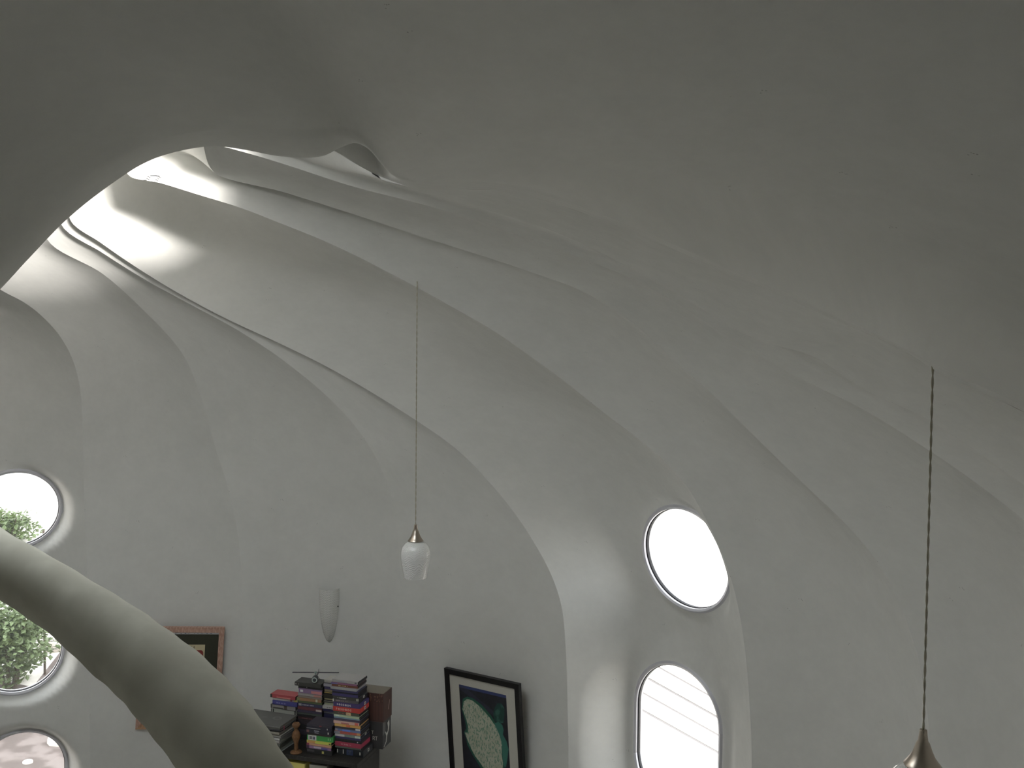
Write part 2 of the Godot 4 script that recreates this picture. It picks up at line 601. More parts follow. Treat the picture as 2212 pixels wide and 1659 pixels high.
func window(number: int, h: Hole, label: String) -> void:
	var w := thing("window_%d" % number, label, "window", h.place(), "", "structure")
	var b := Bag.new(); var g := Bag.new()
	var rings := [h.outline(0.009), h.outline(-0.004), h.outline(-0.018), h.outline(-0.020)]
	var zs := [0.004, 0.016, 0.010, -0.05]
	for r in 3:
		for k in 72:
			var k2 := (k + 1) % 72
			var a := Vector3(rings[r][k].x, rings[r][k].y, zs[r]); var c := Vector3(rings[r][k2].x, rings[r][k2].y, zs[r])
			var d := Vector3(rings[r + 1][k2].x, rings[r + 1][k2].y, zs[r + 1]); var e := Vector3(rings[r + 1][k].x, rings[r + 1][k].y, zs[r + 1])
			var mid := Vector3(a.x, a.y, 0).normalized()
			b.quad(a, c, d, e, (Vector3(0, 0, 1) - mid * (1.0 if r > 0 else -0.6)).normalized() if r < 2 else -mid)
	part(w, "frame", b.mesh(), M.frame)
	var q := [h.outline(-0.0185), h.outline(-0.0225)]
	for k in 72:
		var k2 := (k + 1) % 72
		g.quad(Vector3(q[0][k].x, q[0][k].y, -0.004), Vector3(q[0][k2].x, q[0][k2].y, -0.004), Vector3(q[1][k2].x, q[1][k2].y, -0.010), Vector3(q[1][k].x, q[1][k].y, -0.010), Vector3(0, 0, 1))
		g.quad(Vector3(q[1][k].x, q[1][k].y, -0.010), Vector3(q[1][k2].x, q[1][k2].y, -0.010), Vector3(q[1][k2].x, q[1][k2].y, -0.03), Vector3(q[1][k].x, q[1][k].y, -0.03), -Vector3(q[1][k].x, q[1][k].y, 0).normalized())
	part(w, "gasket", g.mesh(), M.gasket)
	var p := Bag.new()
	add_plate(p, h.outline(-0.020), 0.006, Transform3D(Basis(), Vector3(0, 0, -0.018)))
	part(w, "pane", p.mesh(), M.glass)

func build_shell() -> void:
	# ribs from left to right
	var W := meridian(200.0, 0.9)
	var W2 := meridian(158.0, 0.15)
	var L := rib(126.0, [[-70, 570], [0, 625], [55, 655], [95, 687], [130, 727], [155, 772], [170, 822], [177, 880], [180, 1000], [183, 1100], [187, 1200], [192, 1350], [195, 1659]])
	var A2 := rib(118.0, [[100, 512], [220, 590], [320, 682], [390, 762], [430, 850], [462, 960], [498, 1080], [515, 1200], [520, 1400], [520, 1659]], [0.06, 0.06, 0.05, 0.02, 0.02, 0.08, 0.1])
	var A3 := rib(114.0, [[130, 480], [220, 545], [320, 608], [400, 652], [500, 706], [580, 756], [640, 800], [700, 850], [760, 912], [810, 985], [838, 1060], [850, 1130], [858, 1300], [860, 1659]], [0.03, 0.03, 0.02, 0.0, 0.0, 0.0, 0.06, 0.1])
	var A := rib(110.0, [[150, 470], [220, 526], [300, 581], [380, 630], [480, 684], [600, 740], [700, 789], [800, 846], [900, 909], [960, 950], [1010, 992], [1060, 1045], [1100, 1093], [1150, 1166], [1190, 1240], [1213, 1310], [1222, 1400], [1226, 1520], [1228, 1659]])
	var B := rib(95.0, [[275, 375], [350, 396], [430, 421], [520, 449], [600, 480], [690, 516], [770, 553], [840, 589], [901, 621], [980, 665], [1070, 717], [1140, 766], [1200, 809], [1300, 888], [1380, 949], [1440, 1001], [1485, 1053], [1520, 1112], [1545, 1163], [1567, 1216], [1585, 1270], [1600, 1340], [1611, 1420], [1619, 1520], [1624, 1659]])
	var C2 := rib(80.0, [[420, 350], [560, 395], [700, 445], [850, 500], [980, 545], [1100, 588], [1190, 622], [1300, 685], [1380, 745], [1450, 800], [1520, 852], [1580, 903], [1640, 957], [1700, 1012], [1760, 1068], [1820, 1125], [1900, 1220], [1950, 1320], [1990, 1450], [2010, 1659]], [0.28, 0.32, 0.31, 0.26, 0.17, 0.08, 0.02, 0.0, 0.0, 0.0, 0.0])
	var C := rib(66.0, [[430, 300], [500, 321], [570, 341], [640, 363], [760, 402], [900, 438], [1000, 467], [1130, 512], [1280, 567], [1360, 600], [1440, 642], [1550, 712], [1680, 792], [1770, 838], [1860, 882], [1990, 962], [2120, 1052], [2250, 1160], [2400, 1350], [2480, 1659]])
	var C3 := rib(48.0, [[640, 335], [800, 385], [1000, 440], [1200, 500], [1400, 590], [1640, 724], [1800, 773], [1900, 838], [2050, 906], [2212, 1010], [2400, 1150], [2600, 1400], [2700, 1659]], [0.06, 0.02, -0.05, -0.08, -0.08, -0.08, -0.06])
	var dpx := [[800, 370, 4.4], [900, 408, 4.32], [960, 412, 4.28], [1060, 409, 4.15], [1200, 440, 4.22], [1350, 495, 4.17], [1580, 592, 3.95], [1800, 690, 3.42], [2015, 797, 2.5], [2212, 890, 2.12], [2450, 1015, 1.8], [2800, 1300, 1.5], [3000, 1700, 1.42], [3050, 2300, 1.38]]
	var D := rib(30.0, dpx)
	var N1 := meridian(-55.0, 2.2)
	var N2 := meridian(-110.0, 2.0)
	var feet := [D, C3, C, C2, B, A, A3, A2, L, W2, W, N2, N1]
	for k in feet.size():
		var qa: Vector3 = feet[k][-1]; var qb: Vector3 = feet[(k + 1) % feet.size()][-1]
		while qb.x < qa.x - 0.3: qb.x += TAU
		for j in 8:
			var w := shell(qa.lerp(qb, j / 8.0), 0.16)
			floor_outline.append(Vector2(w.x, -w.z))
	# windows
	var w1 := hole(35, 1100, 0.22, 0, 3, 0.285, 0.272, 0.06)
	var w2 := hole(38, 1375, 0.22, 0, 0, 0.295, 0.40, 0.07)
	var w3 := hole(46, 1700, 0.22, 0, 0, 0.295, 0.40, 0.07)
	var w4 := hole(1480, 1206, 0.30, -8, 6, 0.385, 0.325, 0.09)
	var w5 := hole(1461, 1600, 0.36, 0, 0, 0.34, 0.49, 0.20)
	window(1, w1, "round window at the far left with leaves low in it")
	window(2, w2, "oblong rounded window behind the slanting limb, full of green leaves")
	window(3, w3, "lowest window at the left edge looking on bare soil")
	window(4, w4, "round bright window beside the sharp arris on the right")
	window(5, w5, "tall rounded bright window under the round one on the right")

	var left := thing("wall_left", "white plaster wall with three rounded windows at the left edge", "wall", Transform3D(), "", "structure")
	part(left, "wall_panel", panel_mesh(W2, L, 260, 70, [0.04, 0.10, 0.16, 0.22, 0.24, 0.24, 0.2, 0.14, 0.1, 0.08], [0.8], [w1, w2, w3]), M.plaster)
	part(left, "wall_panel", panel_mesh(W, W2, 80, 30, [0.03, 0.08, 0.1, 0.1, 0.1], [0.5], []), M.plaster)
	var far := thing("wall_far", "broad grey plaster wall behind the pictures and bookcase", "wall", Transform3D(), "", "structure")
	part(far, "wall_panel", panel_mesh(L, A2, 140, 40, [0.02, 0.05, 0.08, 0.08, 0.06], [0.6], []), M.plaster)
	far_grids.append(last_grid)
	part(far, "wall_panel", panel_mesh(A2, A3, 140, 30, [0.01, 0.02, 0.04, 0.03, 0.0, 0.0], [0.6], []), M.plaster)
	far_grids.append(last_grid)
	part(far, "wall_panel", panel_mesh(A3, A, 140, 30, [0.01, 0.02, 0.04, 0.04, 0.01, 0.0], [0.6], []), M.plaster)
	far_grids.append(last_grid)
	var right := thing("wall_right", "fluted white vault sweeping down to the right in sharp arrises", "wall", Transform3D(), "", "structure")
	part(right, "vault_flute", panel_mesh(A, B, 300, 80, [0.40, 0.50, 0.47, 0.36, 0.28, 0.34, 0.38, 0.36, 0.3, 0.24, 0.2], [0.25, 0.25, 0.3, 0.4, 0.42, 0.38, 0.38, 0.45, 0.5, 0.5], [w4, w5]), M.plaster)
	part(right, "vault_flute", panel_mesh(B, C2, 180, 40, [0.12, 0.15, 0.15, 0.14, 0.14, 0.15, 0.16, 0.15, 0.14, 0.1], [0.4, 0.4, 0.45, 0.5, 0.55, 0.6], []), M.plaster)
	part(right, "vault_flute", panel_mesh(C2, C, 180, 40, [0.08, 0.10, 0.11, 0.12, 0.14, 0.15, 0.14, 0.12, 0.08], [0.4, 0.4, 0.4, 0.4, 0.45, 0.5], []), M.plaster)
	part(right, "vault_flute", panel_mesh(C, C3, 180, 30, [0.02, 0.03, 0.04, 0.05, 0.06, 0.07, 0.05], [0.4], []), M.plaster)
	part(right, "vault_flute", panel_mesh(C3, D, 180, 30, [0.0, 0.0, 0.01, 0.03, 0.05, 0.07, 0.05], [0.45], []), M.plaster)
	var back := thing("wall_back", "plaster wall closing the dome behind the loft", "wall", Transform3D(), "", "structure")
	part(back, "wall_panel", panel_mesh(D, N1, 60, 24, [0.0, 0.02, 0.05, 0.05], [0.5], []), M.plaster)
	part(back, "wall_panel", panel_mesh(N1, N2, 60, 24, [0.0, 0.02, 0.05, 0.05], [0.5], []), M.plaster)
	var Wn := []
	for q in W: Wn.append(Vector3(q.x - TAU, q.y, q.z))
	part(back, "wall_panel", panel_mesh(N2, Wn, 160, 50, [0.0, 0.02, 0.05, 0.05], [0.5], []), M.plaster)

	# skylight over the dome
	var top := EYE + HC + HH * sin(acos(RIM / RR))
	var sk := thing("window_6", "round skylight at the crown of the dome", "skylight", Transform3D(Basis(), Vector3(AX, top, -AZ)), "", "structure")
	part(sk, "pane", lathe([Vector2(RIM + 0.03, 0.0), Vector2(RIM + 0.03, 0.62)], 72), M.glass)
	part(sk, "rim_ring", lathe([Vector2(RIM + 0.02, 0.62), Vector2(RIM, 0.63), Vector2(RIM, 0.645), Vector2(RIM + 0.05, 0.65), Vector2(RIM + 0.06, 0.63), Vector2(RIM + 0.02, 0.62)], 72), M.frame)
	part(sk, "dome_pane", lathe([Vector2(RIM + 0.03, 0.645), Vector2(RIM * 0.7, 0.75), Vector2(RIM * 0.35, 0.80), Vector2(0.001, 0.815)], 72), M.glass)

	# the hood over the loft: its far edge (then along the arris D), with the rounded lip in front of it
	var pairs := [
		[[-1150, 2700, 1.5], [-1190, 2700, 1.3]], [[-1100, 2100, 1.6], [-1140, 2080, 1.4]], [[-800, 1500, 1.8], [-830, 1470, 1.6]],
		[[-450, 1080, 2.0], [-460, 1065, 1.75]], [[-200, 812, 2.15], [-202, 820, 1.9]], [[0, 612, 2.3], [0, 625, 2.05]], [[60, 546, 2.35], [60, 560, 2.1]],
		[[150, 452, 2.42], [150, 468, 2.15]], [[275, 357, 2.55], [275, 373, 2.25]], [[350, 318, 2.62], [350, 336, 2.3]], [[450, 297, 2.72], [450, 316, 2.35]],
		[[530, 300, 2.82], [520, 322, 2.4]], [[610, 308, 2.92], [600, 337, 2.45]], [[670, 314, 3.0], [665, 341, 2.5]], [[700, 318, 3.35], [702, 335, 2.53]],
		[[724, 326, 3.9], [735, 319, 2.62]], [[745, 338, 4.0], [768, 309, 2.72]], [[775, 357, 4.1], [797, 323, 2.85]], [[812, 377, 4.2], [822, 352, 3.25]],
		[[850, 392, 4.27], [850, 378, 3.75]], [[900, 408, 4.32], [903, 393, 4.1]]]
	for i in range(2, dpx.size()):
		var q = dpx[i]
		pairs.append([q, [q[0] - 3, q[1] - 14, q[2] * lerpf(0.96, 0.994, clampf((q[0] - 1060.0) / 950.0, 0, 1))]])
	var lists := [[], [], [], []]
	for i in pairs.size():
		var e = pairs[i][0]; var c = pairs[i][1]
		var E := at(e[0], e[1], e[2])
		if c[0] > 890: c[2] = level(E.y - EYE, c[0], c[1], e[2], 0.93, lerpf(0.985, 0.996, smoothstep(1100.0, 2000.0, c[0])))
		var C0 := at(c[0], c[1], c[2])
		var hump := clampf(1.0 - absf(c[0] - 778.0) / 80.0, 0, 1)
		var Q := (E + C0) * 0.5
		if c[0] < 850: Q = C0.lerp(E, 0.4) + Vector3(0, 0.02, 0)
		Q = Q.lerp(at(e[0], e[1] - 72, e[2] - 0.08), smoothstep(0.0, 0.5, hump))
		lists[0].append(E); lists[1].append(Q); lists[2].append(C0)
		var nx: float = c[0] + (c[0] - 1106.0) * 0.05
		var rise := lerpf(55.0, 250.0, smoothstep(1000.0, 1900.0, c[0]))
		lists[3].append(at(nx, c[1] - rise, level(C0.y - EYE + 0.015, nx, c[1] - rise, c[2], 0.8, lerpf(0.95, 0.965, smoothstep(1000.0, 1900.0, c[0])))))
	for k in 4: lists[k] = smooth_curve(lists[k], 0)
	# along the arris the hood's edge takes the very points of the last flute's edge, so that nothing shows between them
	var old := lists.duplicate(true)
	var cut := 20 * 12
	for k in 4: lists[k].resize(cut + 1)
	var from := float(cut)
	for i in 181:
		var fk := i / 180.0 * (D.size() - 1)
		var k0: int = min(int(fk), D.size() - 2)
		var p := shell(D[k0].lerp(D[k0 + 1], fk - k0))
		var best := 1e9; var f := from
		for k in range(int(from), old[0].size() - 1):
			var v := Geometry3D.get_closest_point_to_segment(p, old[0][k], old[0][k + 1])
			if v.distance_squared_to(p) < best:
				best = v.distance_squared_to(p)
				f = k + v.distance_to(old[0][k]) / max(old[0][k].distance_to(old[0][k + 1]), 1e-6)
		if f <= from + 0.02: continue
		from = f
		var k1: int = min(int(f), old[0].size() - 2)
		lists[0].append(p)
		for k in range(1, 4): lists[k].append(old[k][k1].lerp(old[k][k1 + 1], f - k1) + (p - old[0][k1].lerp(old[0][k1 + 1], f - k1)) * (1.0 - k / 4.0))
	build_hood(lists)

# depth at which a pixel's ray reaches height y over the eye, kept near depth d
func level(y: float, px: float, py: float, d: float, least: float, most: float) -> float:
	var r := ray(px, py).y
	return d * clampf(y / max(r, 0.001) / d if r > 0.001 else 9.0, least, most)

func build_hood(lists: Array) -> void:
	var rows := []
	for i in lists[0].size():
		var c: Vector3 = lists[3][i]
		var h := c.y - EYE
		var k := Vector3(clampf(c.x * 1.15, -2.0, 1.5), EYE + h + 0.22 * smoothstep(-1.0, 0.6, h), 1.3)
		var ctrl := [lists[0][i], lists[1][i], lists[2][i], c]
		for t in [0.25, 0.5, 0.75]: ctrl.append(c.lerp(k, t) + Vector3(c.x * 0.1, 0.14 * smoothstep(-0.6, 0.4, h), 0) * sin(PI * t))
		ctrl.append(k)
		rows.append(smooth_curve(ctrl, 0))
	var nv: int = rows[0].size() - 1
	# away from the lip the vault is trowelled smooth
	for j in range(26, nv + 1):
		var w := int(min((j - 24) * 2.2, 64.0))
		for pass_ in 3:
			var col := []
			for i in rows.size():
				var s := Vector3.ZERO; var m := 0.0
				for o in range(-w, w + 1):
					var i2 := clampi(i + o, 0, rows.size() - 1)
					var wt := 1.0 - absf(o) / (w + 1.0)
					s += rows[i2][j] * wt; m += wt
				col.append(s / m)
			for i in rows.size(): rows[i][j] = col[i]
	var nrm := []
	for i in rows.size():
		var r := []
		for j in nv + 1:
			var du: Vector3 = rows[min(i + 1, rows.size() - 1)][j] - rows[max(i - 1, 0)][j]
			var dv: Vector3 = rows[i][min(j + 1, nv)] - rows[i][max(j - 1, 0)]
			r.append(du.cross(dv).normalized())
		nrm.append(r)
	# the rows run one way round, so one test settles the side for all
	var probe: Vector3 = rows[rows.size() / 2][nv / 2]
	var flip := 1.0 if nrm[rows.size() / 2][nv / 2].dot(Vector3(-0.2, EYE - 0.9, probe.z) - probe) > 0 else -1.0
	for r in nrm:
		for j in nv + 1: r[j] *= flip
	var b := Bag.new()
	var T := 0.1
	var au := [0.0]; var av := [0.0]
	for i in rows.size() - 1: au.append(au[-1] + rows[i][nv / 2].distance_to(rows[i + 1][nv / 2]))
	for j in nv: av.append(av[-1] + rows[rows.size() / 2][j].distance_to(rows[rows.size() / 2][j + 1]))
	for i in rows.size() - 1:
		for j in nv:
			var ids := [[i, j], [i + 1, j], [i + 1, j + 1], [i, j + 1]]
			var p := []; var n := []; var o := []; var t := []
			for q in ids:
				t.append(Vector2(av[q[1]], au[q[0]]))
				p.append(rows[q[0]][q[1]]); n.append(nrm[q[0]][q[1]])
				o.append(rows[q[0]][q[1]] + Vector3(0, T * smoothstep(-0.5, 20.0, q[1]), 0) - nrm[q[0]][q[1]] * 0.01)
			b.tri(p[0], p[1], p[2], n[0], n[1], n[2], t[0], t[1], t[2]); b.tri(p[0], p[2], p[3], n[0], n[2], n[3], t[0], t[2], t[3])
			b.tri(o[0], o[1], o[2], -n[0], -n[1], -n[2]); b.tri(o[0], o[2], o[3], -n[0], -n[2], -n[3])
			if j == 0: b.quad(p[0], p[1], o[1], o[0], Vector3(0, 0, -1))
	var c := thing("ceiling", "low smooth plaster vault of the loft with a wavy open lip", "ceiling", Transform3D(), "", "structure")
	part(c, "vault", b.mesh(), M.plaster)
	var w := Bag.new()
	var mid := Vector3(-0.2, EYE - 0.6, 1.3)
	for i in rows.size() - 1:
		w.tri(mid, rows[i][nv], rows[i + 1][nv], Vector3(0, 0, -1), Vector3(0, 0, -1), Vector3(0, 0, -1))
	part(c, "end_wall", w.mesh(), M.plaster)
	# floors
	var f := thing("floor", "main floor of pale tiles under the dome", "floor", Transform3D(), "", "structure")
	var fb := Bag.new()
	add_plate(fb, floor_outline, 0.2, Transform3D(Basis(Vector3(1, 0, 0), Vector3(0, 0, -1), Vector3(0, 1, 0)), Vector3.ZERO))
	part(f, "slab", fb.mesh(), M.tile)
	var lf := thing("loft_floor", "loft floor slab under the vault", "floor", Transform3D(), "", "structure")
	part(lf, "slab", box(Vector3(4.2, 0.2, 2.9), 0.03, Vector3(-0.2, EYE - 1.7, -0.05)), M.plaster)

# ------------------------------------------------------------------ outdoors
func ground_height(x: float, z: float) -> float:
	var r := Vector2(x - AX, z + AZ).length()
	return -0.25 + 0.34 * max(r - 7.0, 0.0) * smoothstep(7.0, 16.0, r) * smoothstep(-2.0, 8.0, -z) + 0.10 * sin(x * 0.9) * cos(z * 0.8) * smoothstep(5.0, 9.0, r)

func on_ground(px: float, py: float) -> Vector3:
	var d := 6.5
	while d < 60.0:
		var p := at(px, py, d)
		if p.y < ground_height(p.x, p.z): return p
		d += 0.05
	return at(px, py, 20)

func build_outside() -> void:
	var near := Bag.new(); var pale := Bag.new()
	var n := 110
	for i in n:
		for j in n:
			var q := []
			for o in [[0, 0], [1, 0], [1, 1], [0, 1]]:
				var x: float = -60.0 + 120.0 * (i + o[0]) / n - 1.6; var z: float = -60.0 + 120.0 * (j + o[1]) / n - 3.3
				q.append(Vector3(x, ground_height(x, z), z))
			var nn: Vector3 = (q[2] - q[0]).cross(q[1] - q[0]).normalized()
			if nn.y < 0: nn = -nn
			var m: Vector3 = (q[0] + q[2]) * 0.5
			var left := m.x < -1.0 and Vector2(m.x - AX, m.z + AZ).length() < 10.6 + sin(m.x * 1.3) * 0.6
			var bag := near if left else pale
			bag.tri(q[0], q[1], q[2], nn, nn, nn, Vector2(q[0].x, q[0].z), Vector2(q[1].x, q[1].z), Vector2(q[2].x, q[2].z))
			bag.tri(q[0], q[2], q[3], nn, nn, nn, Vector2(q[0].x, q[0].z), Vector2(q[2].x, q[2].z), Vector2(q[3].x, q[3].z))
	var g := thing("ground", "bare sloping soil and pale hillside outside the windows", "ground", Transform3D(), "", "structure")
	part(g, "soil", near.mesh(), M.soil)
	part(g, "hillside", pale.mesh(), M.pale_soil)

	# leafy shrubs beyond the left windows
	var leafm := Bag.new()
	for s in [[-0.35, 0.0], [0.35, 0.0]]:
		leafm.tri(Vector3(0, 0, 0), Vector3(s[0], 0.08, 0.5), Vector3(0, 0, 1), Vector3(s[0], 1, 0).normalized(), Vector3(s[0], 1, 0).normalized(), Vector3(s[0], 1, 0).normalized())
	var lm := leafm.mesh()
	lm.surface_set_material(0, M.leaf)
	rng.seed = 99
	for sh in [[22, 1492, 0.66, 0.60, 1.25, 4200, "leafy green shrub outside the oblong left window"], [-75, 1485, 0.7, 0.65, 1.35, 3000, "leafy shrub at the far left edge, behind the first shrub"], [8, 1196, 0.8, 0.6, 0.75, 1800, "small pale shrub low in the round left window"]]:
		var p := on_ground(sh[0], sh[1])
		var t := thing("shrub", sh[6], "shrub", Transform3D(Basis(), p))
		var st := Bag.new()
		for k in 7:
			var a := TAU * k / 7.0 + 0.4
			add_tube(st, [Vector3(cos(a) * 0.04, -0.05, sin(a) * 0.04), Vector3(cos(a) * 0.15, sh[4] * 0.35, sin(a) * 0.15), Vector3(cos(a) * sh[3] * 0.45, sh[4] * 0.75, sin(a) * sh[3] * 0.45)], [0.025, 0.018, 0.007], 6)
		part(t, "stems", st.mesh(), M.bark)
		var mm := MultiMesh.new()
		mm.transform_format = MultiMesh.TRANSFORM_3D
		mm.mesh = lm
		mm.instance_count = sh[5]
		for k in sh[5]:
			var v := Vector3(rng.randfn(), rng.randfn(), rng.randfn()).normalized() * pow(rng.randf(), 0.5)
			var lump := 0.75 + 0.25 * sin(v.x * 5.0 + 1.0) * sin(v.y * 6.0) + 0.12 * sin(v.z * 9.0)
			var pos := Vector3(v.x * sh[3] * lump, sh[4] * 0.52 + v.y * sh[4] * 0.5 * lump, v.z * sh[3] * lump)
			var b := Basis.from_euler(Vector3(rng.randf_range(-0.9, 0.9), rng.randf() * TAU, rng.randf_range(-0.6, 0.6))).scaled(Vector3.ONE * rng.randf_range(0.05, 0.095))
			mm.set_instance_transform(k, Transform3D(b, pos))
		var mi := MultiMeshInstance3D.new()
		mi.multimesh = mm
		mi.name = "foliage"
		mi.material_override = M.leaf
		mi.set_meta("kind", "stuff")
		t.add_child(mi, true)
	# a fence post with two wires
	var pp := on_ground(97, 1464)
	var f := thing("fence_post", "thin grey fence post with wires right of the shrub in the oblong window", "post", Transform3D(Basis(), pp))
	part(f, "post", tube([Vector3(0, -0.1, 0), Vector3(0, 0.9, 0), Vector3(0, 1.9, 0)], [0.016, 0.015, 0.014], 8), M.bark)
	for k in 3:
		part(f, "wire", tube([Vector3(-2.5, 0.5 + 0.45 * k, -0.3), Vector3(0, 0.47 + 0.45 * k, 0), Vector3(2.5, 0.5 + 0.45 * k, -0.4)], [0.006, 0.006, 0.006], 5), M.bark)
	# stones on the soil
	for q in [[132, 1606, 0.16, "pale stone at the right edge of the lowest left window"], [60, 1650, 0.06, "small stone on bare soil in the lowest left window"], [121, 1396, 0.24, "white stone on the slope at the right edge of the oblong window"]]:
		var sp := on_ground(q[0], q[1])
		var stn := thing("stone", q[3], "stone", Transform3D(Basis(), sp), "")
		var b := Bag.new()
		var prof := [Vector2(0.001, -0.4), Vector2(0.7, -0.25), Vector2(1.0, 0.1), Vector2(0.8, 0.5), Vector2(0.4, 0.72), Vector2(0.001, 0.76)]
		for k in prof.size(): prof[k] *= q[2] * (1.0 + 0.08 * sin(k * 2.3))
		add_lathe(b, prof, 9)
		part(stn, "rock", b.mesh(), M.stone)
	# pale boards of a lean-to roof seen through the lower right window
	var c := at(1440, 1470, 9.5)
	var dirx := (at(1570, 1526, 9.5) - at(1395, 1428, 9.5)).normalized()
	var up := dirx.cross(Vector3(0.15, 0.5, 1).normalized()).normalized()
	var nz := dirx.cross(up).normalized()
	if nz.y < 0: up = -up; nz = dirx.cross(up).normalized()
	var r := thing("board_roof", "slanting roof of pale weathered boards in the lower right window", "roof", Transform3D(Basis(dirx, up, nz), c))
	for k in 7:
		var x := rng.randf_range(-0.15, 0.15)
		part(r, "board", box(Vector3(2.6, 0.125, 0.03), 0.006, Vector3(x, (k - 3) * 0.148, 0.01 * (k % 2))), M.board)
	part(r, "backing", box(Vector3(2.5, 1.0, 0.01), 0.0, Vector3(0, 0, -0.022)), M.gasket)
	for s in [-0.8, 0.8]:
		part(r, "batten", box(Vector3(0.07, 1.1, 0.05), 0.004, Vector3(s, 0, -0.04)), M.bark)
		var top := Vector3(s, 0, -0.07)
		var w: Vector3 = Transform3D(Basis(dirx, up, nz), c) * top
		var foot := Vector3(w.x, ground_height(w.x, w.z) - 0.1, w.z)
		var inv := Transform3D(Basis(dirx, up, nz), c).affine_inverse()
		part(r, "prop", tube([top, inv * foot], [0.04, 0.045], 8), M.bark)

# ------------------------------------------------------------------ lamps, sconce, pillar, pictures
func twisted_cord(length: float) -> ArrayMesh:
	var b := Bag.new()
	var n := int(length / 0.008)
	for s in 2:
		var pts := []; var rad := []
		for i in n + 1:
			var y := length * i / n
			var t := y / 0.075 * TAU + PI * s
			pts.append(Vector3(cos(t) * 0.0017, y, sin(t) * 0.0017)); rad.append(0.0018)
		add_tube(b, pts, rad, 6)
	return b.mesh()

func scaled_lathe(p: Array, seg: int) -> ArrayMesh:
	var o := []
	for q in p: o.append(q * 1.1)
	return lathe(o, seg)

func pendant(hang: Vector3, cap_top_py: float, d: float, label: String) -> void:
	# the cap's top shows at that pixel row
	var y := EYE
	for k in 4000:
		y -= 0.0005 * 2.0
		if pixel_of(Vector3(hang.x, y, hang.z)).y >= cap_top_py: break
	var t := thing("pendant_lamp", label, "lamp", Transform3D(Basis(), Vector3(hang.x, y, hang.z)), "pendant lamps")
	part(t, "cord", twisted_cord(hang.y + 0.03 - y), M.cord)
	part(t, "cap", scaled_lathe([Vector2(0.0001, -0.002), Vector2(0.0345, -0.086), Vector2(0.0415, -0.088), Vector2(0.0425, -0.0855), Vector2(0.037, -0.079), Vector2(0.028, -0.066), Vector2(0.021, -0.05), Vector2(0.0155, -0.033), Vector2(0.0115, -0.027), Vector2(0.0095, -0.012), Vector2(0.0085, -0.002), Vector2(0.0075, 0.0), Vector2(0.0001, 0.0)].slice(1), 48), M.nickel)
	var inner := [Vector2(0.058, -0.286), Vector2(0.0625, -0.262), Vector2(0.068, -0.232), Vector2(0.0735, -0.196), Vector2(0.0765, -0.168), Vector2(0.0755, -0.144), Vector2(0.069, -0.122), Vector2(0.056, -0.104), Vector2(0.040, -0.092), Vector2(0.030, -0.087)]
	var outer := [Vector2(0.058, -0.290), Vector2(0.0635, -0.2875), Vector2(0.0685, -0.262), Vector2(0.074, -0.232), Vector2(0.0795, -0.196), Vector2(0.0825, -0.168), Vector2(0.0813, -0.143), Vector2(0.074, -0.119), Vector2(0.059, -0.0995), Vector2(0.042, -0.088)]
	part(t, "shade", scaled_lathe(inner, 64), M.art_glass)
	part(t, "glass_casing", scaled_lathe(outer, 64), M.clear_glass)
	part(t, "bulb", scaled_lathe([Vector2(0.0001, -0.2), Vector2(0.018, -0.195), Vector2(0.028, -0.175), Vector2(0.026, -0.15), Vector2(0.014, -0.115), Vector2(0.013, -0.088)], 24), mat(Color(0.93, 0.93, 0.9), 0.3))

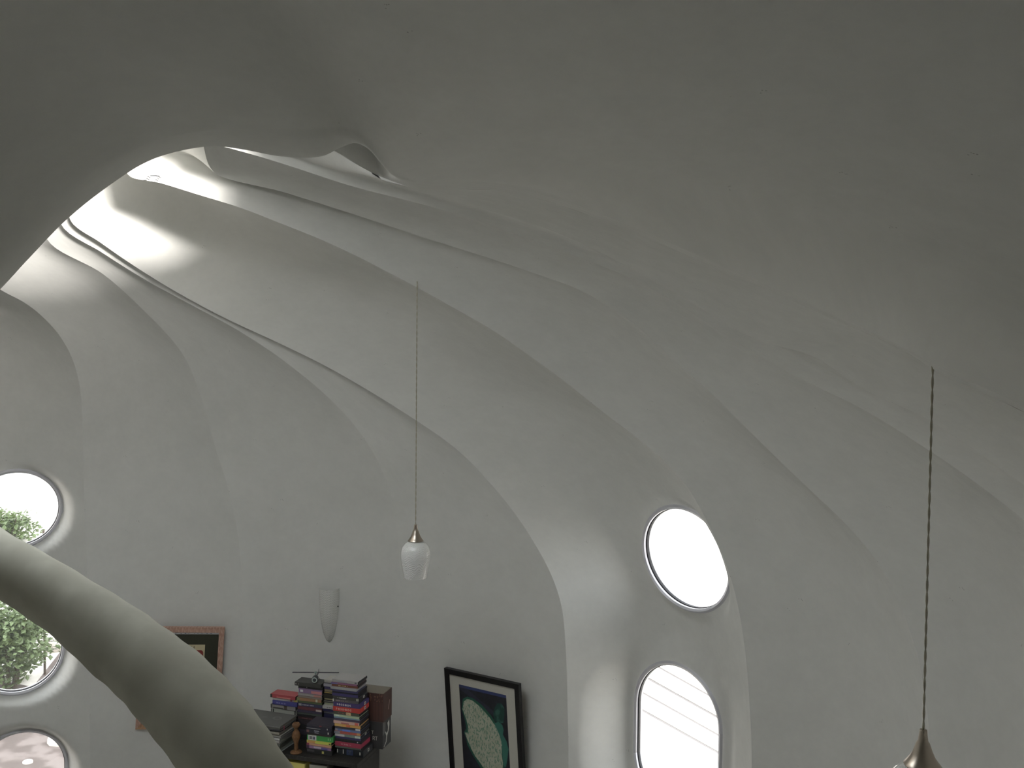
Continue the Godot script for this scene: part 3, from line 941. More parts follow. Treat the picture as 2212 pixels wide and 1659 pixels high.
func build_things() -> void:
	var hb := shell(on_dome(901, 619))
	pendant(hb, 1133, 5.0, "pendant lamp with a white glass shade hanging in front of the far wall")
	pendant(at(2015, 799, 2.5), 1575, 2.5, "pendant lamp at the lower right with only its metal cap in view")

	# slanting pillar
	var pts := []; var rad := []
	var cl := [[-760, 850, 1.895, 0.0878], [-560, 915, 2.164, 0.0796], [-330, 1014, 2.457, 0.0714], [-120, 1138, 2.457, 0.0690], [0, 1215, 2.340, 0.0673], [146, 1306, 2.258, 0.0720], [267, 1397, 2.164, 0.0814], [352, 1468, 2.083, 0.0854], [438, 1560, 1.989, 0.0901], [512, 1660, 1.907, 0.0854], [580, 1790, 1.837, 0.0913], [625, 1960, 1.778, 0.0994], [650, 2180, 1.732, 0.1111], [670, 2600, 1.661, 0.1287]]
	for q in cl: pts.append(at(q[0], q[1], q[2]))
	var foot: Vector3 = pts[-1]; foot.y = EYE - 1.62
	pts.append(foot)
	var sm := smooth_curve(pts, 0)
	for i in sm.size():
		var f := float(i) / 12.0
		var k: int = min(int(f), cl.size() - 1); var k2: int = min(k + 1, cl.size() - 1)
		rad.append(lerpf(cl[k][3], cl[k2][3], f - int(f)) * (1.0 + 0.012 * sin(i * 0.9) + 0.01 * sin(i * 0.37 + 1.0)))
	var pil := thing("pillar", "thick rough grey plaster limb slanting down across the lower left corner", "pillar", Transform3D(), "", "structure")
	part(pil, "shaft", tube(sm, rad, 48), M.rough_plaster)

	# wall sconce
	var w := on_far_wall(711, 1330)
	var n: Vector3 = w[1]; n.y = 0; n = n.normalized()
	var right := Vector3.UP.cross(n).normalized()
	var sc := thing("wall_sconce", "tapering white ribbed glass sconce on the far wall above the stacked cases", "sconce", Transform3D(Basis(right, Vector3.UP, n), w[0] + Vector3(0, 0, 0)))
	var pr := []
	for k in 19:
		var t := k / 18.0
		pr.append(Vector2(0.075 * pow(sin(PI * 0.5 * pow(t, 0.62)), 0.95) + 0.001 - 0.003 * t * t, -0.2 + 0.4 * t))
	part(sc, "glass_shade", lathe(pr, 40, 0.0, PI), M.sconce_glass, Transform3D(Basis().scaled(Vector3(1, 1, 1.15)), Vector3(0, 0, -0.01)))
	part(sc, "back_plate", box(Vector3(0.09, 0.2, 0.02), 0.004, Vector3(0, 0.03, 0.0)), M.nickel)
	part(sc, "screw", lathe([Vector2(0.0001, 0.006), Vector2(0.004, 0.005), Vector2(0.005, 0.0), Vector2(0.004, -0.002)], 14), M.gasket, Transform3D(Basis(Vector3(0, 0, 1), -PI / 2), Vector3(0.068, 0.075, 0.02)))

	build_pictures()

# a picture whose top corners show at tl and tr, nearer on the right by that ratio, its left edge passing through bl
func picture_leaning(tl: Array, tr: Array, ratio: float, bl: Array, off: float) -> Array:
	var a := on_far_wall(tl[0], tl[1])
	var d0: float = a[2] - off
	var pa := at(tl[0], tl[1], d0)
	var pb := at(tr[0], tr[1], d0 * ratio)
	var x := (pb - pa).normalized()
	var n0 := x.cross(Vector3.UP).normalized()
	var best := 1e9; var pick := 0.0
	for k in 121:
		var f := deg_to_rad(-12.0 + 0.2 * k)
		var n := n0.rotated(x, f)
		var y := n.cross(x)
		var h := 0.0; var p := pa
		while h < 1.2:
			h += 0.01; p = pa - y * h
			if pixel_of(p).y >= bl[1]: break
		var e := absf(pixel_of(p).x - bl[0])
		if e < best: best = e; pick = f
	var n := n0.rotated(x, pick)
	return [Transform3D(Basis(x, n.cross(x), n), pa), pa.distance_to(pb)]

func picture_place(tl: Array, tr: Array, off: float) -> Array:
	var a := on_far_wall(tl[0], tl[1]); var b := on_far_wall(tr[0], tr[1])
	var n: Vector3 = (a[1] + b[1]).normalized()
	n.y = clampf(n.y, -0.12, 0.02); n = n.normalized()
	var pa: Vector3 = at(tl[0], tl[1], a[2] - off)
	var v := ray(tr[0], tr[1])
	var t := (pa - Vector3(0, EYE, 0)).dot(n) / v.dot(n)
	var pb := Vector3(0, EYE, 0) + v * t
	var x := (pb - pa).normalized()
	var y := n.cross(x).normalized()
	return [Transform3D(Basis(x, y, n), pa), pa.distance_to(pb)]

# a picture frame: four mitred bars round w x h, origin at the top left, front at z = 0
func frame_bars(t: Node3D, w: float, h: float, bar: float, deep: float, mats: Array) -> void:
	var o := [Vector2(0, 0), Vector2(w, 0), Vector2(w, -h), Vector2(0, -h)]
	var i := [Vector2(bar, -bar), Vector2(w - bar, -bar), Vector2(w - bar, -h + bar), Vector2(bar, -h + bar)]
	for k in 4:
		var k2 := (k + 1) % 4
		var b := Bag.new()
		add_plate(b, PackedVector2Array([o[k], o[k2], i[k2], i[k]]), deep)
		part(t, "frame_bar", b.mesh(), mats[k])

func build_pictures() -> void:
	# dark framed print of a pale island
	var p := picture_leaning([959, 1443], [1120, 1479], 0.945, [972, 1659], 0.05)
	var w: float = p[1]; var h := w * 1.42
	var t := thing("framed_print", "black framed print of a pale speckled island shape on dark blue", "picture", p[0])
	frame_bars(t, w, h, 0.036, 0.03, [mat(Color(0.09, 0.085, 0.09), 0.4), mat(Color(0.09, 0.085, 0.09), 0.4), mat(Color(0.09, 0.085, 0.09), 0.4), mat(Color(0.09, 0.085, 0.09), 0.4)])
	var il := 0.115; var it := 0.098; var ir := 0.115; var ib := 0.12
	# mat board with its window cut out
	var mb := Bag.new()
	for r in [[0.03, 0.03, il, h - 0.03], [w - ir, 0.03, w - 0.03, h - 0.03], [il, 0.03, w - ir, it], [il, h - ib, w - ir, h - 0.03]]:
		add_box(mb, Vector3((r[0] + r[2]) * 0.5, -(r[1] + r[3]) * 0.5, -0.013), Vector3(r[2] - r[0], r[3] - r[1], 0.003))
	part(t, "mat_board", mb.mesh(), mat(Color(0.80, 0.79, 0.75), 0.9))
	part(t, "print", print_mesh(w - il - ir, h - it - ib), island_print(), Transform3D(Basis(), Vector3(il, -it, -0.0155)))
	part(t, "backing", box(Vector3(w - 0.02, h - 0.02, 0.006), 0.0, Vector3(w * 0.5, -h * 0.5, -0.024)), mat(Color(0.5, 0.42, 0.33), 0.9))
	# pale wooden frame half hidden by the pillar
	p = picture_place([304, 1355], [485, 1356], 0.035)
	w = p[1]; h = w * 1.29
	t = thing("framed_poster", "pale wooden framed dark poster half hidden behind the slanting limb", "picture", p[0])
	frame_bars(t, w, h, 0.036, 0.03, [M.pink_wood, M.pink_wood, M.pale_wood, M.pink_wood])
	var b2 := Bag.new()
	add_box(b2, Vector3(w * 0.5, -h * 0.5, -0.018), Vector3(w - 0.05, h - 0.05, 0.006))
	part(t, "poster", b2.mesh(), mat(Color(0.21, 0.215, 0.165), 0.55))
	b2 = Bag.new()
	add_box(b2, Vector3(w * 0.5, -0.0435, -0.012), Vector3(w - 0.072, 0.015, 0.006))
	part(t, "top_strip", b2.mesh(), mat(Color(0.82, 0.82, 0.82), 0.8))
	rng.seed = 5
	for k in 14:
		b2 = Bag.new()
		add_box(b2, Vector3(0.09 + k * (w - 0.15) / 14.0 + rng.randf_range(-0.006, 0.006), -0.0435, -0.0086), Vector3(rng.randf_range(0.003, 0.011), rng.randf_range(0.003, 0.007), 0.0006))
		part(t, "strip_mark", b2.mesh(), mat(Color(0.42, 0.42, 0.5), 0.8))
	# its cream label with a red rounded panel
	var lw := w * 0.56; var lx := w * 0.215; var lt := h * 0.175; var lh := h * 0.5
	part(t, "label_card", box(Vector3(lw, lh, 0.001), 0.0, Vector3(lx + lw * 0.5, -lt - lh * 0.5, -0.0145)), mat(Color(0.80, 0.75, 0.62), 0.8))
	var rp := PackedVector2Array()
	for c in [[1, 1, 0.0], [-1, 1, PI / 2], [-1, -1, PI], [1, -1, PI * 1.5]]:
		for k in 7:
			var a: float = c[2] + PI / 2 * k / 6.0
			rp.append(Vector2(lx + lw * 0.5 + c[0] * (lw * 0.5 - 0.03) + cos(a) * 0.02, -lt - lh * 0.5 - 0.014 + c[1] * (lh * 0.5 - 0.045) + sin(a) * 0.02))
	b2 = Bag.new(); add_plate(b2, rp, 0.0006, Transform3D(Basis(), Vector3(0, 0, -0.0134)))
	part(t, "red_panel", b2.mesh(), mat(Color(0.52, 0.20, 0.19), 0.7))
	b2 = Bag.new()
	var gp := PackedVector2Array()
	for k in 20: gp.append(Vector2(lx + lw * 0.55 + cos(TAU * k / 20) * lw * 0.3, -lt - lh * 0.58 + sin(TAU * k / 20) * lh * 0.36))
	add_plate(b2, gp, 0.0006, Transform3D(Basis(), Vector3(0, 0, -0.0128)))
	part(t, "green_shape", b2.mesh(), mat(Color(0.30, 0.32, 0.20), 0.7))
	text(t, "b 2 4", 0.024, Transform3D(Basis(), Vector3(lx + lw * 0.70, -lt - 0.019, -0.0136)), mat(Color(0.25, 0.22, 0.2), 0.8))

func text(parent: Node3D, words: String, size: float, xf: Transform3D, m: Material, bold := false) -> MeshInstance3D:
	var tm := TextMesh.new()
	tm.text = words
	var f := SystemFont.new()
	f.font_names = PackedStringArray(["Droid Sans"])
	if bold: f.font_weight = 700
	tm.font = f
	tm.font_size = 32
	tm.pixel_size = size / 32.0
	tm.depth = 0.0006
	return part(parent, "lettering", tm, m, xf)

func print_mesh(w: float, h: float) -> ArrayMesh:
	var b := Bag.new()
	b.quad(Vector3(0, -h, 0), Vector3(w, -h, 0), Vector3(w, 0, 0), Vector3(0, 0, 0), Vector3(0, 0, 1))
	return b.mesh()

func island_print() -> StandardMaterial3D:
	var W := 220; var H := 360
	var im := Image.create(W, H, false, Image.FORMAT_RGBA8)
	var n := noise_image(256, 0.02, 3, 4)
	var speck := noise_image(256, 0.11, 8, 2)
	var isl := poly([[8, 14], [16, 8], [28, 9], [44, 17], [60, 29], [72, 41], [80, 55], [85, 70], [83, 88], [85, 104], [82, 117], [74, 121], [64, 122], [55, 125], [44, 122], [36, 113], [26, 104], [18, 93], [12, 82], [6, 68], [13, 66], [14, 55], [10, 42], [4, 28]], W, H)
	var edge := poly([[6, 10], [16, 4], [30, 5], [48, 13], [66, 27], [76, 40], [84, 55], [89, 72], [88, 92], [87, 108], [84, 121], [74, 125], [54, 129], [40, 126], [30, 114], [20, 103], [10, 88], [8, 76], [4, 68], [10, 60], [8, 46], [2, 28]], W, H)
	var teal := poly([[72, 38], [80, 34], [88, 38], [90, 46], [88, 54], [95, 64], [98, 76], [95, 92], [91, 106], [88, 110], [85, 98], [85, 76], [80, 58], [73, 46]], W, H)
	var deep := poly([[74, 12], [80, 3], [89, 2], [94, 9], [93, 22], [90, 34], [80, 37], [72, 34], [70, 22]], W, H)
	var streak := poly([[0, -12], [10, -12], [70, 18], [74, 28], [40, 12], [0, -6]], W, H)
	for y in H:
		for x in W:
			var g := n.get_pixel(x % 256, y % 256).r
			var c := Color(0.20, 0.21, 0.25).lerp(Color(0.15, 0.15, 0.17), g)
			if y < 12: c = Color(0.27, 0.31, 0.50)
			elif y > H * 0.85: c = c.darkened(0.15)
			var p := Vector2(x, y)
			if Geometry2D.is_point_in_polygon(p, streak): c = c.lerp(Color(0.30, 0.30, 0.38), 0.4)
			if Geometry2D.is_point_in_polygon(p, deep): c = Color(0.16, 0.30, 0.27).lerp(Color(0.26, 0.43, 0.39), smoothstep(0.4, 0.7, g))
			if Geometry2D.is_point_in_polygon(p, edge): c = Color(0.20, 0.40, 0.33)
			if Geometry2D.is_point_in_polygon(p, teal): c = Color(0.27, 0.50, 0.45)
			if Geometry2D.is_point_in_polygon(p, isl):
				c = Color(0.80, 0.81, 0.74).lerp(Color(0.72, 0.74, 0.65), g)
				var s := speck.get_pixel(x % 256, (y / 2) % 256).r
				if s > 0.63: c = c.lerp(Color(0.40, 0.57, 0.48), 0.7)
			im.set_pixel(x, y, c)
	var m := StandardMaterial3D.new()
	m.albedo_texture = ImageTexture.create_from_image(im)
	m.roughness = 0.45
	return m

func poly(pts: Array, W: int, H: int) -> PackedVector2Array:
	var o := PackedVector2Array()
	for p in pts: o.append(Vector2(p[0] / 100.0 * W, (p[1] + 14.0) / 165.0 * H))
	return o

# ------------------------------------------------------------------ the bookcase and what is piled on it
var case_xf: Transform3D   # x along the front, y up, z towards the room; origin on the top's front edge
const ORD := ["top", "second from top", "third from top", "fourth from top", "fifth from top", "sixth from top", "seventh from top", "eighth from top", "ninth from top", "tenth from top", "eleventh from top", "twelfth from top", "thirteenth from top", "fourteenth from top", "fifteenth from top", "sixteenth from top", "seventeenth from top", "eighteenth from top", "nineteenth from top", "twentieth from top", "sixth from bottom", "fifth from bottom", "fourth from bottom", "third from bottom", "second from bottom", "bottom"]

# a colour as it shows in the dim room, turned into the thing's own colour
func seen(r: int, g: int, b: int) -> Color:
	var c := Color(r / 255.0, g / 255.0, b / 255.0).srgb_to_linear() * 2.7
	var lum := c.get_luminance()
	c = c.lerp(Color(lum, lum, lum), 0.15)
	return Color(min(c.r, 0.8), min(c.g, 0.8), min(c.b, 0.8)).linear_to_srgb()

# one case lying flat: t thick, spine towards the room; prints are [from, to, colour] along the spine
func lay_case(called: String, label: String, group: String, pos: Vector3, turn: float, size: Vector3, cover: Color, prints: Array, solid: bool, words: String, ink: Color, sticker: bool) -> Node3D:
	var t := thing(called, label, "case" if called != "book" else "book", case_xf * Transform3D(Basis(Vector3.UP, turn), pos), group)
	var w := size.x; var h := size.y; var d := size.z
	var black := seen(24, 24, 26)
	if solid:
		part(t, "box", box(Vector3(w, h, d), 0.0012, Vector3(w * 0.5, h * 0.5, -d * 0.5)), mat(cover, 0.42))
	else:
		part(t, "tray", box(Vector3(w, h - 0.0012, d - 0.002), 0.0015, Vector3(w * 0.5, h * 0.5, -d * 0.5 - 0.001)), mat(black, 0.45))
		var b := Bag.new()
		add_box(b, Vector3(w * 0.5, h * 0.5, -0.0006), Vector3(w - 0.003, h - 0.002, 0.0014), 0.0004)
		add_box(b, Vector3(w * 0.5, h - 0.0005, -d * 0.5), Vector3(w - 0.003, 0.0012, d - 0.004))
		add_box(b, Vector3(w * 0.5, 0.0005, -d * 0.5), Vector3(w - 0.003, 0.0010, d - 0.004))
		part(t, "sleeve", b.mesh(), mat(cover, 0.35))
	for p in prints:
		part(t, "spine_print", box(Vector3((p[1] - p[0]) * w, h * (p[3] if p.size() > 3 else 0.86), 0.0008), 0.0, Vector3((p[0] + p[1]) * 0.5 * w, h * (p[4] if p.size() > 4 else 0.5), 0.0003)), mat(p[2], 0.4))
	if words == "~":     # lettering too small to read: a row of strokes
		var b := Bag.new()
		var x := w * rng.randf_range(0.12, 0.28); var stop := x + w * rng.randf_range(0.3, 0.5)
		while x < stop:
			var l := rng.randf_range(0.002, 0.005)
			add_box(b, Vector3(x, h * 0.5, 0.0007), Vector3(l * 0.7, h * rng.randf_range(0.22, 0.38), 0.0006))
			x += l + 0.0012
			if rng.randf() < 0.16: x += 0.006
		part(t, "lettering", b.mesh(), mat(ink, 0.5))
	elif words != "":
		text(t, words, h * 0.62, Transform3D(Basis(), Vector3(w * 0.40, h * 0.5, 0.0006)), mat(ink, 0.5), true)
	if sticker:
		part(t, "sticker", box(Vector3(0.0006, min(h * 0.86, 0.02), 0.022), 0.0, Vector3(w + 0.0003, h * 0.5, -d * 0.55)), mat(seen(140, 140, 132), 0.6))
		part(t, "sticker_mark", box(Vector3(0.0006, min(h * 0.45, 0.010), 0.011), 0.0, Vector3(w + 0.0006, h * 0.5, -d * 0.55)), mat(seen(70, 70, 72), 0.6))
	return t

# items from the top down: [thickness in m, colour, look, prints, solid, words, ink, sticker, width, shift]
func pile(name_: String, base: Vector3, w: float, d: float, turn: float, items: Array, group: String, total: float, lean := 0.0) -> float:
	var sum := 0.0
	for q in items: sum += q[0]
	var y := base.y
	for k in range(items.size() - 1, -1, -1):
		var q = items[k]
		var o: Dictionary = q[3] if q.size() > 3 else {}
		var h: float = q[0] / sum * total
		var jx: float = rng.randf_range(-0.004, 0.004) + o.get("shift", 0.0); var jz: float = rng.randf_range(-0.005, 0.004) + o.get("out", 0.0)
		var ordinal: String = ORD[k]
		if k >= 20: ordinal = ORD[25 - (items.size() - 1 - k)]
		var where := ordinal + " " + name_ if ordinal.ends_with("top") and ordinal != "top" or ordinal.ends_with("bottom") and ordinal != "bottom" else ordinal + " item " + name_
		lay_case(o.get("called", "disc_case"), q[2] + ", " + where, group, Vector3(base.x + jx - lean * y, y + 0.0003, base.z + jz), turn + rng.randf_range(-0.03, 0.03) * o.get("still", 1.0), Vector3(w * o.get("w", 1.0), h - 0.0006, d * o.get("d", 1.0)), q[1], o.get("prints", []), o.get("solid", false), o.get("words", "~"), o.get("ink", seen(140, 138, 130)), o.get("sticker", false))
		y += h
	return y

func lay_book(label: String, pos: Vector3, turn: float, size: Vector3, cover: Color, paper: Material, ribbon: bool, emblem: bool) -> void:
	var t := thing("book", label, "book", case_xf * Transform3D(Basis(Vector3.UP, turn), pos), "large books in the pile on the left")
	var w := size.x; var h := size.y; var d := size.z
	# origin at the front right corner, the book runs to the left and back
	var board := 0.0028
	var m := mat(cover, 0.5)
	part(t, "page_block", box(Vector3(w - 0.008, h - 2 * board, d - 0.010), 0.0, Vector3(-w * 0.5 - 0.001, h * 0.5, -d * 0.5 - 0.002)), paper)
	part(t, "cover", box(Vector3(w, board, d), 0.001, Vector3(-w * 0.5, board * 0.5, -d * 0.5)), m)
	part(t, "cover", box(Vector3(w, board, d), 0.001, Vector3(-w * 0.5, h - board * 0.5, -d * 0.5)), m)
	var b := Bag.new()
	var prof := []
	for k in 9:
		var a := -PI / 2 + PI * k / 8.0
		prof.append(Vector3(0, h * 0.5 + sin(a) * h * 0.5, -0.004 + cos(a) * 0.006))
	for k in 8:
		var n := Vector3(0, prof[k].y + prof[k + 1].y - h, 0.5 * h).normalized()
		b.quad(prof[k] + Vector3(-w, 0, 0), prof[k], prof[k + 1], prof[k + 1] + Vector3(-w, 0, 0), n)
		b.tri(Vector3(0, h * 0.5, -0.004), prof[k], prof[k + 1], Vector3.RIGHT, Vector3.RIGHT, Vector3.RIGHT)
		b.tri(Vector3(-w, h * 0.5, -0.004), prof[k] + Vector3(-w, 0, 0), prof[k + 1] + Vector3(-w, 0, 0), Vector3.LEFT, Vector3.LEFT, Vector3.LEFT)
	part(t, "spine", b.mesh(), m)
	if ribbon:
		part(t, "bookmark", box(Vector3(0.0008, 0.026, 0.012), 0.0, Vector3(0.0008, h * 0.5 - 0.014, -0.045)), mat(seen(150, 80, 100), 0.6))
	if emblem:
		part(t, "cover_emblem", lathe([Vector2(0.026, 0.0), Vector2(0.026, 0.0006), Vector2(0.014, 0.0008)], 32), mat(seen(76, 78, 74), 0.5), Transform3D(Basis().scaled(Vector3(1.3, 1, 1)), Vector3(-0.095, h, -0.115)))
		part(t, "cover_emblem", lathe([Vector2(0.022, 0.0), Vector2(0.022, 0.0006), Vector2(0.001, 0.0008)], 32), mat(seen(70, 70, 68), 0.5), Transform3D(Basis(), Vector3(-0.185, h, -0.10)))

func build_bookcase() -> void:
	rng.seed = 2024
	var fr := at(771.5, 1651.5, 6.12)
	var dl := ray(771.5, 1651.5).y * 6.12 / ray(613.6, 1629.0).y
	var fl := at(613.6, 1629.0, dl)
	var x := (fr - fl).normalized()
	var zz := x.cross(Vector3.UP).normalized()
	case_xf = Transform3D(Basis(x, Vector3.UP, zz), fl)
	var W0 := -0.36; var W1 := fl.distance_to(fr); var D := 0.34; var H := fl.y
	var cw := W1 - W0
	var t := thing("bookcase", "black wooden bookcase against the far wall heaped with cases", "bookcase", case_xf)
	part(t, "top_board", box(Vector3(cw, 0.028, D), 0.002, Vector3((W0 + W1) * 0.5, -0.014, -D * 0.5)), M.black_wood)
	for sx in [W0 + 0.011, W1 - 0.011]:
		part(t, "side_panel", box(Vector3(0.022, H - 0.028, D - 0.004), 0.001, Vector3(sx, -0.028 - (H - 0.028) * 0.5, -D * 0.5 - 0.002)), M.black_wood)
	part(t, "back_panel", box(Vector3(cw - 0.044, H - 0.028, 0.008), 0.0, Vector3((W0 + W1) * 0.5, -0.028 - (H - 0.028) * 0.5, -D + 0.004)), M.black_wood)
	for k in 4:
		part(t, "shelf", box(Vector3(cw - 0.044, 0.022, D - 0.02), 0.001, Vector3((W0 + W1) * 0.5, -0.34 - k * 0.36, -D * 0.5 - 0.002)), M.black_wood)
	part(t, "plinth", box(Vector3(cw - 0.044, 0.06, 0.018), 0.0, Vector3((W0 + W1) * 0.5, -H + 0.03, -0.03)), M.black_wood)

	var red := seen(135, 34, 28); var navy := seen(40, 38, 66); var ink := seen(150, 148, 140); var blk := seen(26, 26, 28); var white := seen(122, 121, 118)
	# tall pile at the front right
	var E := [
		[40, seen(112, 110, 108), "pale grey case", {"prints": [[0.88, 0.95, seen(60, 60, 66), 0.5]], "ink": seen(95, 100, 110)}],
		[22, seen(100, 62, 88), "thin mauve and red case", {"prints": [[0.0, 0.25, seen(78, 74, 112)]], "words": ""}],
		[38, seen(84, 48, 32), "brown case with cream lettering", {"ink": seen(165, 145, 95)}],
		[40, seen(106, 106, 106), "light grey slab", {"shift": -0.008, "words": "", "solid": true}],
		[26, navy, "thin navy case", {"words": ""}],
		[24, seen(22, 20, 26), "thin black case", {"words": ""}],
		[42, seen(44, 40, 76), "indigo case", {"words": ""}],
		[40, seen(46, 46, 42), "charcoal case with white lettering and white sticker", {"ink": ink, "sticker": true, "prints": [[0.9, 1.0, seen(110, 110, 98)]]}],
		[45, seen(62, 60, 62), "grey case with pale marks", {"ink": seen(130, 110, 115), "prints": [[0.01, 0.05, seen(150, 150, 146)]]}],
		[62, seen(46, 38, 76), "purple boxed set with white dotted lettering", {"solid": true, "words": "F·R·I·E·N·D·S", "ink": seen(160, 158, 165), "sticker": true, "w": 1.02}],
		[68, red, "bright red boxed set with white dotted lettering", {"solid": true, "words": "F·R·I·E·N·D·S", "ink": seen(190, 120, 110), "sticker": true, "w": 1.04, "out": 0.004}],
		[45, seen(52, 56, 46), "dark green case with pale faces", {"prints": [[0.5, 0.68, seen(150, 132, 92)]], "ink": seen(110, 70, 60)}],
		[32, seen(122, 136, 112), "pale green case", {"words": "", "prints": [[0.1, 0.22, seen(140, 150, 140), 0.5]]}],
		[26, seen(86, 110, 124), "light blue case", {"words": ""}],
		[28, seen(56, 46, 62), "dull purple case", {"words": ""}],
		[42, seen(150, 122, 112), "cream and pink case with red end", {"prints": [[0.82, 0.95, seen(165, 72, 60)], [0.3, 0.6, seen(130, 70, 70), 0.4, 0.3]], "words": ""}],
		[40, seen(168, 112, 44), "orange and yellow case", {"prints": [[0.02, 0.3, seen(150, 120, 60)], [0.45, 0.6, seen(170, 70, 40), 0.6]], "words": ""}],
		[30, seen(50, 46, 52), "dark case with white end", {"prints": [[0.8, 0.98, seen(160, 158, 165)]], "words": ""}],
		[34, seen(70, 84, 116), "grey blue case", {"prints": [[0.3, 0.6, seen(70, 90, 150)], [0.02, 0.12, seen(110, 105, 110)]], "words": ""}],
		[40, seen(150, 66, 50), "red orange case", {"prints": [[0.0, 0.22, seen(100, 100, 110)], [0.85, 0.97, seen(160, 110, 60)]], "ink": seen(90, 60, 60)}],
		[38, seen(82, 96, 88), "grey green case with white left half", {"prints": [[0.02, 0.38, seen(140, 138, 136)], [0.78, 0.98, seen(130, 138, 130)]], "words": "", "sticker": true}],
		[30, seen(36, 33, 66), "dark blue case", {"words": ""}],
		[40, seen(24, 24, 26), "black case with a white dot", {"prints": [[0.84, 0.88, seen(170, 170, 168), 0.4]], "words": "", "solid": true}],
		[66, seen(116, 32, 52), "crimson boxed set", {"solid": true, "ink": seen(165, 100, 110)}],
		[26, seen(64, 70, 64), "thin grey green case", {"words": ""}],
		[100, seen(28, 30, 32), "large black boxed set with pale emblem", {"solid": true, "prints": [[0.38, 0.62, seen(44, 52, 76), 0.8], [0.45, 0.56, seen(150, 155, 165), 0.4], [0.02, 0.05, ink, 0.5], [0.24, 0.27, ink, 0.6], [0.86, 0.9, ink, 0.4]], "words": "", "sticker": true, "w": 1.02, "d": 1.05}]]
	pile("of tall right pile", Vector3(0.318, 0, -0.10), 0.185, 0.135, 0.0, E, "cases in the tall right pile", 0.487, 0.075)
	# pile half hidden behind it
	var Dp := [
		[30, seen(120, 118, 112), "white edged case", {"words": ""}], [30, seen(64, 64, 62), "grey case with white stripe", {"prints": [[0.0, 0.6, white, 0.35, 0.7]], "words": ""}],
		[36, seen(110, 108, 114), "whitish case", {"words": ""}], [40, seen(40, 36, 62), "plum case", {"words": ""}], [30, seen(92, 82, 60), "tan case", {"words": ""}],
		[30, seen(24, 22, 20), "black case with gold stripe", {"prints": [[0.0, 0.7, seen(130, 112, 50), 0.35, 0.6]], "words": ""}], [60, seen(30, 27, 20), "thick black brown box", {"words": "", "solid": true}],
		[25, seen(120, 116, 80), "thin pale yellow case", {"words": ""}], [35, seen(30, 30, 34), "dark striped case", {"prints": [[0.0, 0.8, seen(110, 110, 90), 0.2, 0.6]], "words": ""}],
		[30, seen(100, 104, 84), "olive case", {"words": ""}], [40, seen(130, 128, 124), "white case with dark lettering", {"ink": seen(50, 50, 56), "out": 0.02}],
		[44, seen(40, 38, 70), "navy case", {"words": "", "out": 0.01}], [35, seen(70, 74, 66), "grey striped case", {"words": "", "prints": [[0.0, 0.8, seen(100, 100, 110), 0.2, 0.4]]}],
		[60, seen(34, 34, 56), "thick dark blue box", {"words": "", "solid": true}], [50, seen(24, 24, 30), "thick black box", {"words": "", "solid": true}], [40, seen(112, 78, 62), "orange brown case", {"words": ""}],
		[250, blk, "plain black box low down", {"words": "", "solid": true}]]
	pile("of half-hidden pile behind the tall one", Vector3(0.155, 0, -0.247), 0.158, 0.085, 0.0, Dp, "cases in the half-hidden pile", 0.425)
	# middle pile under the toy helicopter
	var C := [
		[52, seen(40, 40, 38), "black case with white specks", {"w": 1.06, "out": 0.012, "prints": [[0.04, 0.06, ink, 0.4], [0.14, 0.17, seen(90, 90, 88), 0.4]], "words": "", "solid": true, "shift": -0.012}],
		[38, seen(28, 28, 28), "plain black case", {"prints": [[0.35, 0.37, ink, 0.3]], "words": ""}],
		[62, seen(92, 72, 100), "lilac and pink case with white left lettering", {"prints": [[0.0, 0.04, ink], [0.1, 0.22, seen(150, 148, 150), 0.5], [0.55, 0.98, seen(140, 90, 90), 0.6, 0.4]], "words": ""}],
		[34, seen(112, 108, 106), "grey white case with reddish end", {"prints": [[0.66, 0.95, seen(130, 90, 82)]], "words": ""}],
		[30, seen(96, 88, 80), "greyish brown case", {"words": ""}],
		[45, seen(116, 84, 56), "tan case with white end", {"prints": [[0.76, 0.84, seen(140, 140, 120)], [0.0, 0.12, seen(90, 96, 60)]], "words": "", "shift": -0.006}],
		[30, seen(62, 72, 44), "olive green case", {"words": ""}],
		[48, seen(44, 46, 68), "slate case with white print", {"ink": seen(130, 130, 140), "prints": [[0.02, 0.14, seen(110, 110, 112), 0.6]]}],
		[45, seen(76, 40, 44), "maroon case", {"prints": [[0.75, 0.98, seen(140, 130, 124), 0.6, 0.3]], "words": ""}],
		[34, seen(46, 42, 58), "dark violet case", {"words": ""}],
		[30, seen(52, 60, 54), "dark green grey case", {"words": ""}], [30, blk, "matt black case", {"words": ""}], [34, seen(50, 32, 34), "very dark maroon case", {"ink": seen(100, 70, 70)}],
		[70, seen(36, 32, 36), "thick dark box partly behind the front pile", {"solid": true, "words": ""}], [70, seen(28, 28, 30), "thick black box partly behind the front pile", {"solid": true, "words": ""}],
		[70, seen(40, 36, 44), "thick dark plum box partly behind the front pile", {"solid": true, "words": ""}], [76, blk, "thick black box", {"solid": true, "words": ""}]]
	var ctop := pile("of middle pile", Vector3(-0.035, 0, -0.238), 0.182, 0.098, 0.0, C, "cases in the middle pile", 0.392)
